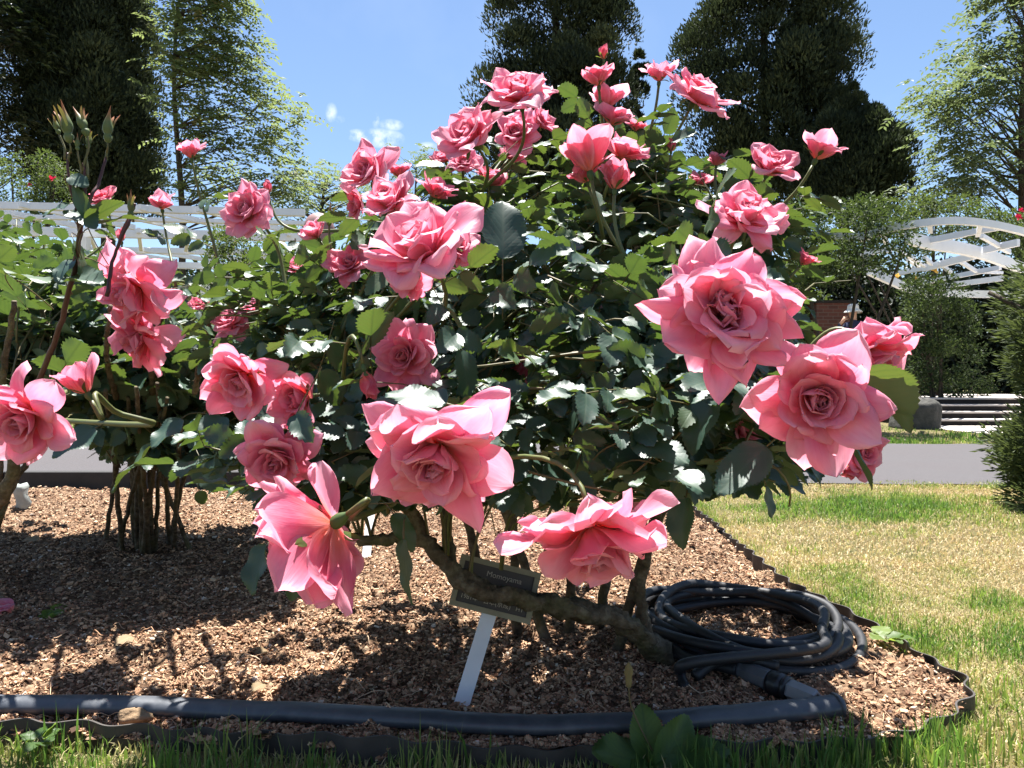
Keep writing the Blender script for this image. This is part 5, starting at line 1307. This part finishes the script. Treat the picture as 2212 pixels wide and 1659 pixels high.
V, Q = lathe([(0, 0), (.004, .002), (.0055, .010), (.005, .018), (.0075, .024), (.006, .032), (.002, .040), (0, .041)], 12); part('seed_head', mesh_np('seed_head', V + P[-1] - [0, 0, .006], Q), simple('dry_seed_head', (.16, .12, .05), (.28, .22, .10), 60, .9, .1, .3), rt)

def clod(u, v, s, label, sd, mat='chips'):
    c = on_ground(u, v, .01); d = nrm(np.array([[math.cos(a) * math.cos(b), math.sin(a) * math.cos(b), math.sin(b)] for b in np.linspace(-1.5, 1.5, 18) for a in np.linspace(0, 2 * math.pi, 28, endpoint=False)]))
    V = d * (1 + .22 * vnoise(d, sd, 4, .8))[:, None] * np.array(s) + c + [0, 0, s[2] * .5]; i = np.arange(17)[:, None] * 28; j = np.arange(28)[None]; j2 = (j + 1) % 28
    return mesh_np('clod', V, np.stack([i + j, i + j2, i + 28 + j2, i + 28 + j], -1).reshape(-1, 4)), label
M['clod'] = simple('bark_clod', (.10, .06, .035), (.40, .28, .17), 70, .9, .15, .9, .006)
for nm_, mat_, args in (('bark_clod', 'clod', (295, 1556, (.034, .020, .014), 'knobbly clod of bark between the pipe and the edging', 3)), ('soil_clod', 'darksoil', (782, 1565, (.020, .016, .014), 'dark clod of wet soil against the black pipe', 4)),
                        ('flat_stone', 'clod', (1745, 1318, (.030, .022, .016), 'brown stone lodged against the right edging', 5))):
    if mat_ == 'darksoil': M['darksoil'] = simple('wet_soil', (.02, .014, .01), (.05, .035, .025), 80, .9, .2, .9, .005)
    me, lb = clod(*args); thing(nm_, me, M[mat_], lb, nm_.split('_')[1])
V, Q = lathe([(.0, 0), (.034, 0), (.032, .04), (.029, .09), (.031, .12), (.022, .135), (0, .137)], 18); V *= [1, 1, 1]; c = on_ground(47, 1108, 0); V = V + c; V += (vnoise(V, 6, 3, 9) * .012)[:, None]
thing('weathered_stub', mesh_np('weathered_stub', V, Q), simple('weathered_white', (.12, .14, .12), (.46, .48, .46), 25, .6, .3, .5), 'short whitish weathered stub at the foot of the far left cane', 'stub')
# dead leaves and pale flakes, each lying by itself
M['dead'] = leaf_mat('dead_leaf', (.22, .15, .08), (.48, .40, .27), (.45, .38, .26), (.35, .25, .10), .7, .2, .2, False)
for k, (u, v, L, lb) in enumerate([(285, 1375, .045, 'pale dry leaf in the sunlit middle of the mulch'), (545, 1408, .034, 'grey curled leaf on the shaded mulch left of the plaque'), (570, 1478, .03, 'small pale leaf just behind the pipe'), (310, 1235, .05, 'dry leaf below the many-caned bush'), (85, 1165, .06, 'tan dry leaf in the bed at the far left'), (1010, 1370, .03, 'dry curled leaf left of the plaque stake')]):
    mb = MB(); a = rngm.uniform(0, 6.28); place_leaflets(mb, rngm, on_ground(u, v, .022)[None], np.array([[math.cos(a), math.sin(a), .1]]), np.array([[.1, -.3, 1.0]]), np.array([L]), np.array([rngm.random()]), np.array([1.3]))
    thing('dead_leaf', mb.mesh('dead_leaf'), M['dead'], lb, 'leaf', 'dead leaves on the mulch')

# ------------------------------------------------------------------ light, sky, camera
SUN_EL, SUN_AZ = R(72), R(-4)       # azimuth from +Y towards +X
sd = Vector((math.sin(SUN_AZ) * math.cos(SUN_EL), math.cos(SUN_AZ) * math.cos(SUN_EL), math.sin(SUN_EL)))
ld = bpy.data.lights.new('sun', 'SUN'); ld.energy = 5.0; ld.angle = R(.53); ld.color = (1, .97, .92)
lo = bpy.data.objects.new('sun', ld); COL.objects.link(lo); lo.rotation_euler = sd.to_track_quat('Z', 'Y').to_euler()
w = bpy.data.worlds.new('World'); SC.world = w; w.use_nodes = True; nt = w.node_tree; nt.nodes.clear()
class WT(NT):
    def __init__(s, t): s.t = t
T_ = WT(nt)
sky = T_.n('ShaderNodeTexSky'); sky.sky_type = 'NISHITA'; sky.sun_disc = False; sky.sun_elevation = SUN_EL; sky.sun_rotation = SUN_AZ
sky.air_density = 1.0; sky.dust_density = .35; sky.ozone_density = 3.6; sky.altitude = 60
gen = T_.n('ShaderNodeTexCoord').outputs['Generated']
nz = T_.n('ShaderNodeTexNoise', {'Vector': gen, 'Scale': 48.0, 'Detail': 6.0, 'Roughness': .6}); nz2 = T_.n('ShaderNodeTexNoise', {'Vector': gen, 'Scale': 3.2, 'Detail': 5.0, 'Roughness': .55})
mask = None
for (u, v, a, b, s) in [(826, 298, 46, 20, 1.0), (775, 293, 26, 13, .9), (845, 270, 26, 12, .7), (716, 243, 12, 22, .75), (812, 262, 8, 22, .6), (925, 316, 22, 9, .6), (735, 258, 10, 8, .5)]:
    c = nrm(np.array([u - 1106, FPX, 829.5 - v])); df = T_.n('ShaderNodeVectorMath', {0: gen, 1: tuple(c)}, operation='SUBTRACT')
    sc_ = T_.n('ShaderNodeVectorMath', {0: df.outputs[0], 1: (FPX / a * .98, FPX / a * .98, FPX / b * .98)}, operation='MULTIPLY'); ln = T_.n('ShaderNodeVectorMath', {0: sc_.outputs[0]}, operation='LENGTH').outputs['Value']
    m = T_.math('MULTIPLY', T_.math('SUBTRACT', 1.0, ln, clamp=True), s); mask = m if mask is None else T_.math('MAXIMUM', mask, m)
mk = T_.math('MULTIPLY', T_.math('POWER', mask, .8), T_.math('MULTIPLY', T_.math('SUBTRACT', nz.outputs[0], .36, clamp=True), 4.2, clamp=True), clamp=True)
mk = T_.math('MULTIPLY', mk, T_.math('GREATER_THAN', mask, .001))
veil = T_.math('MULTIPLY', T_.math('SUBTRACT', nz2.outputs[0], .50, clamp=True), .32)
colr = T_.mix(veil, sky.outputs[0], (8.2, 8.6, 9.2)); colr = T_.mix(T_.math('MULTIPLY', mk, .75), colr, (9.5, 9.6, 9.8))
bg = T_.n('ShaderNodeBackground', {'Color': colr, 'Strength': .05}); ow = T_.n('ShaderNodeOutputWorld'); nt.links.new(bg.outputs[0], ow.inputs[0])
cam = bpy.data.cameras.new('camera'); cam.sensor_width = 36; cam.lens = 36 * FPX / 2212; cam.clip_start = .02; cam.clip_end = 2000
co = bpy.data.objects.new('camera', cam); COL.objects.link(co); co.location = (0, 0, CAMH); co.rotation_euler = (R(90), 0, 0); SC.camera = co
SC.view_settings.view_transform = 'Standard'; SC.view_settings.look = 'None'; SC.view_settings.gamma = 1; SC.view_settings.exposure = 1.9; SC.view_settings.use_curve_mapping = False
SC.cycles.max_bounces = 8; SC.cycles.transmission_bounces = 6; SC.cycles.diffuse_bounces = 4; SC.cycles.transparent_max_bounces = 8; SC.cycles.use_denoising = True
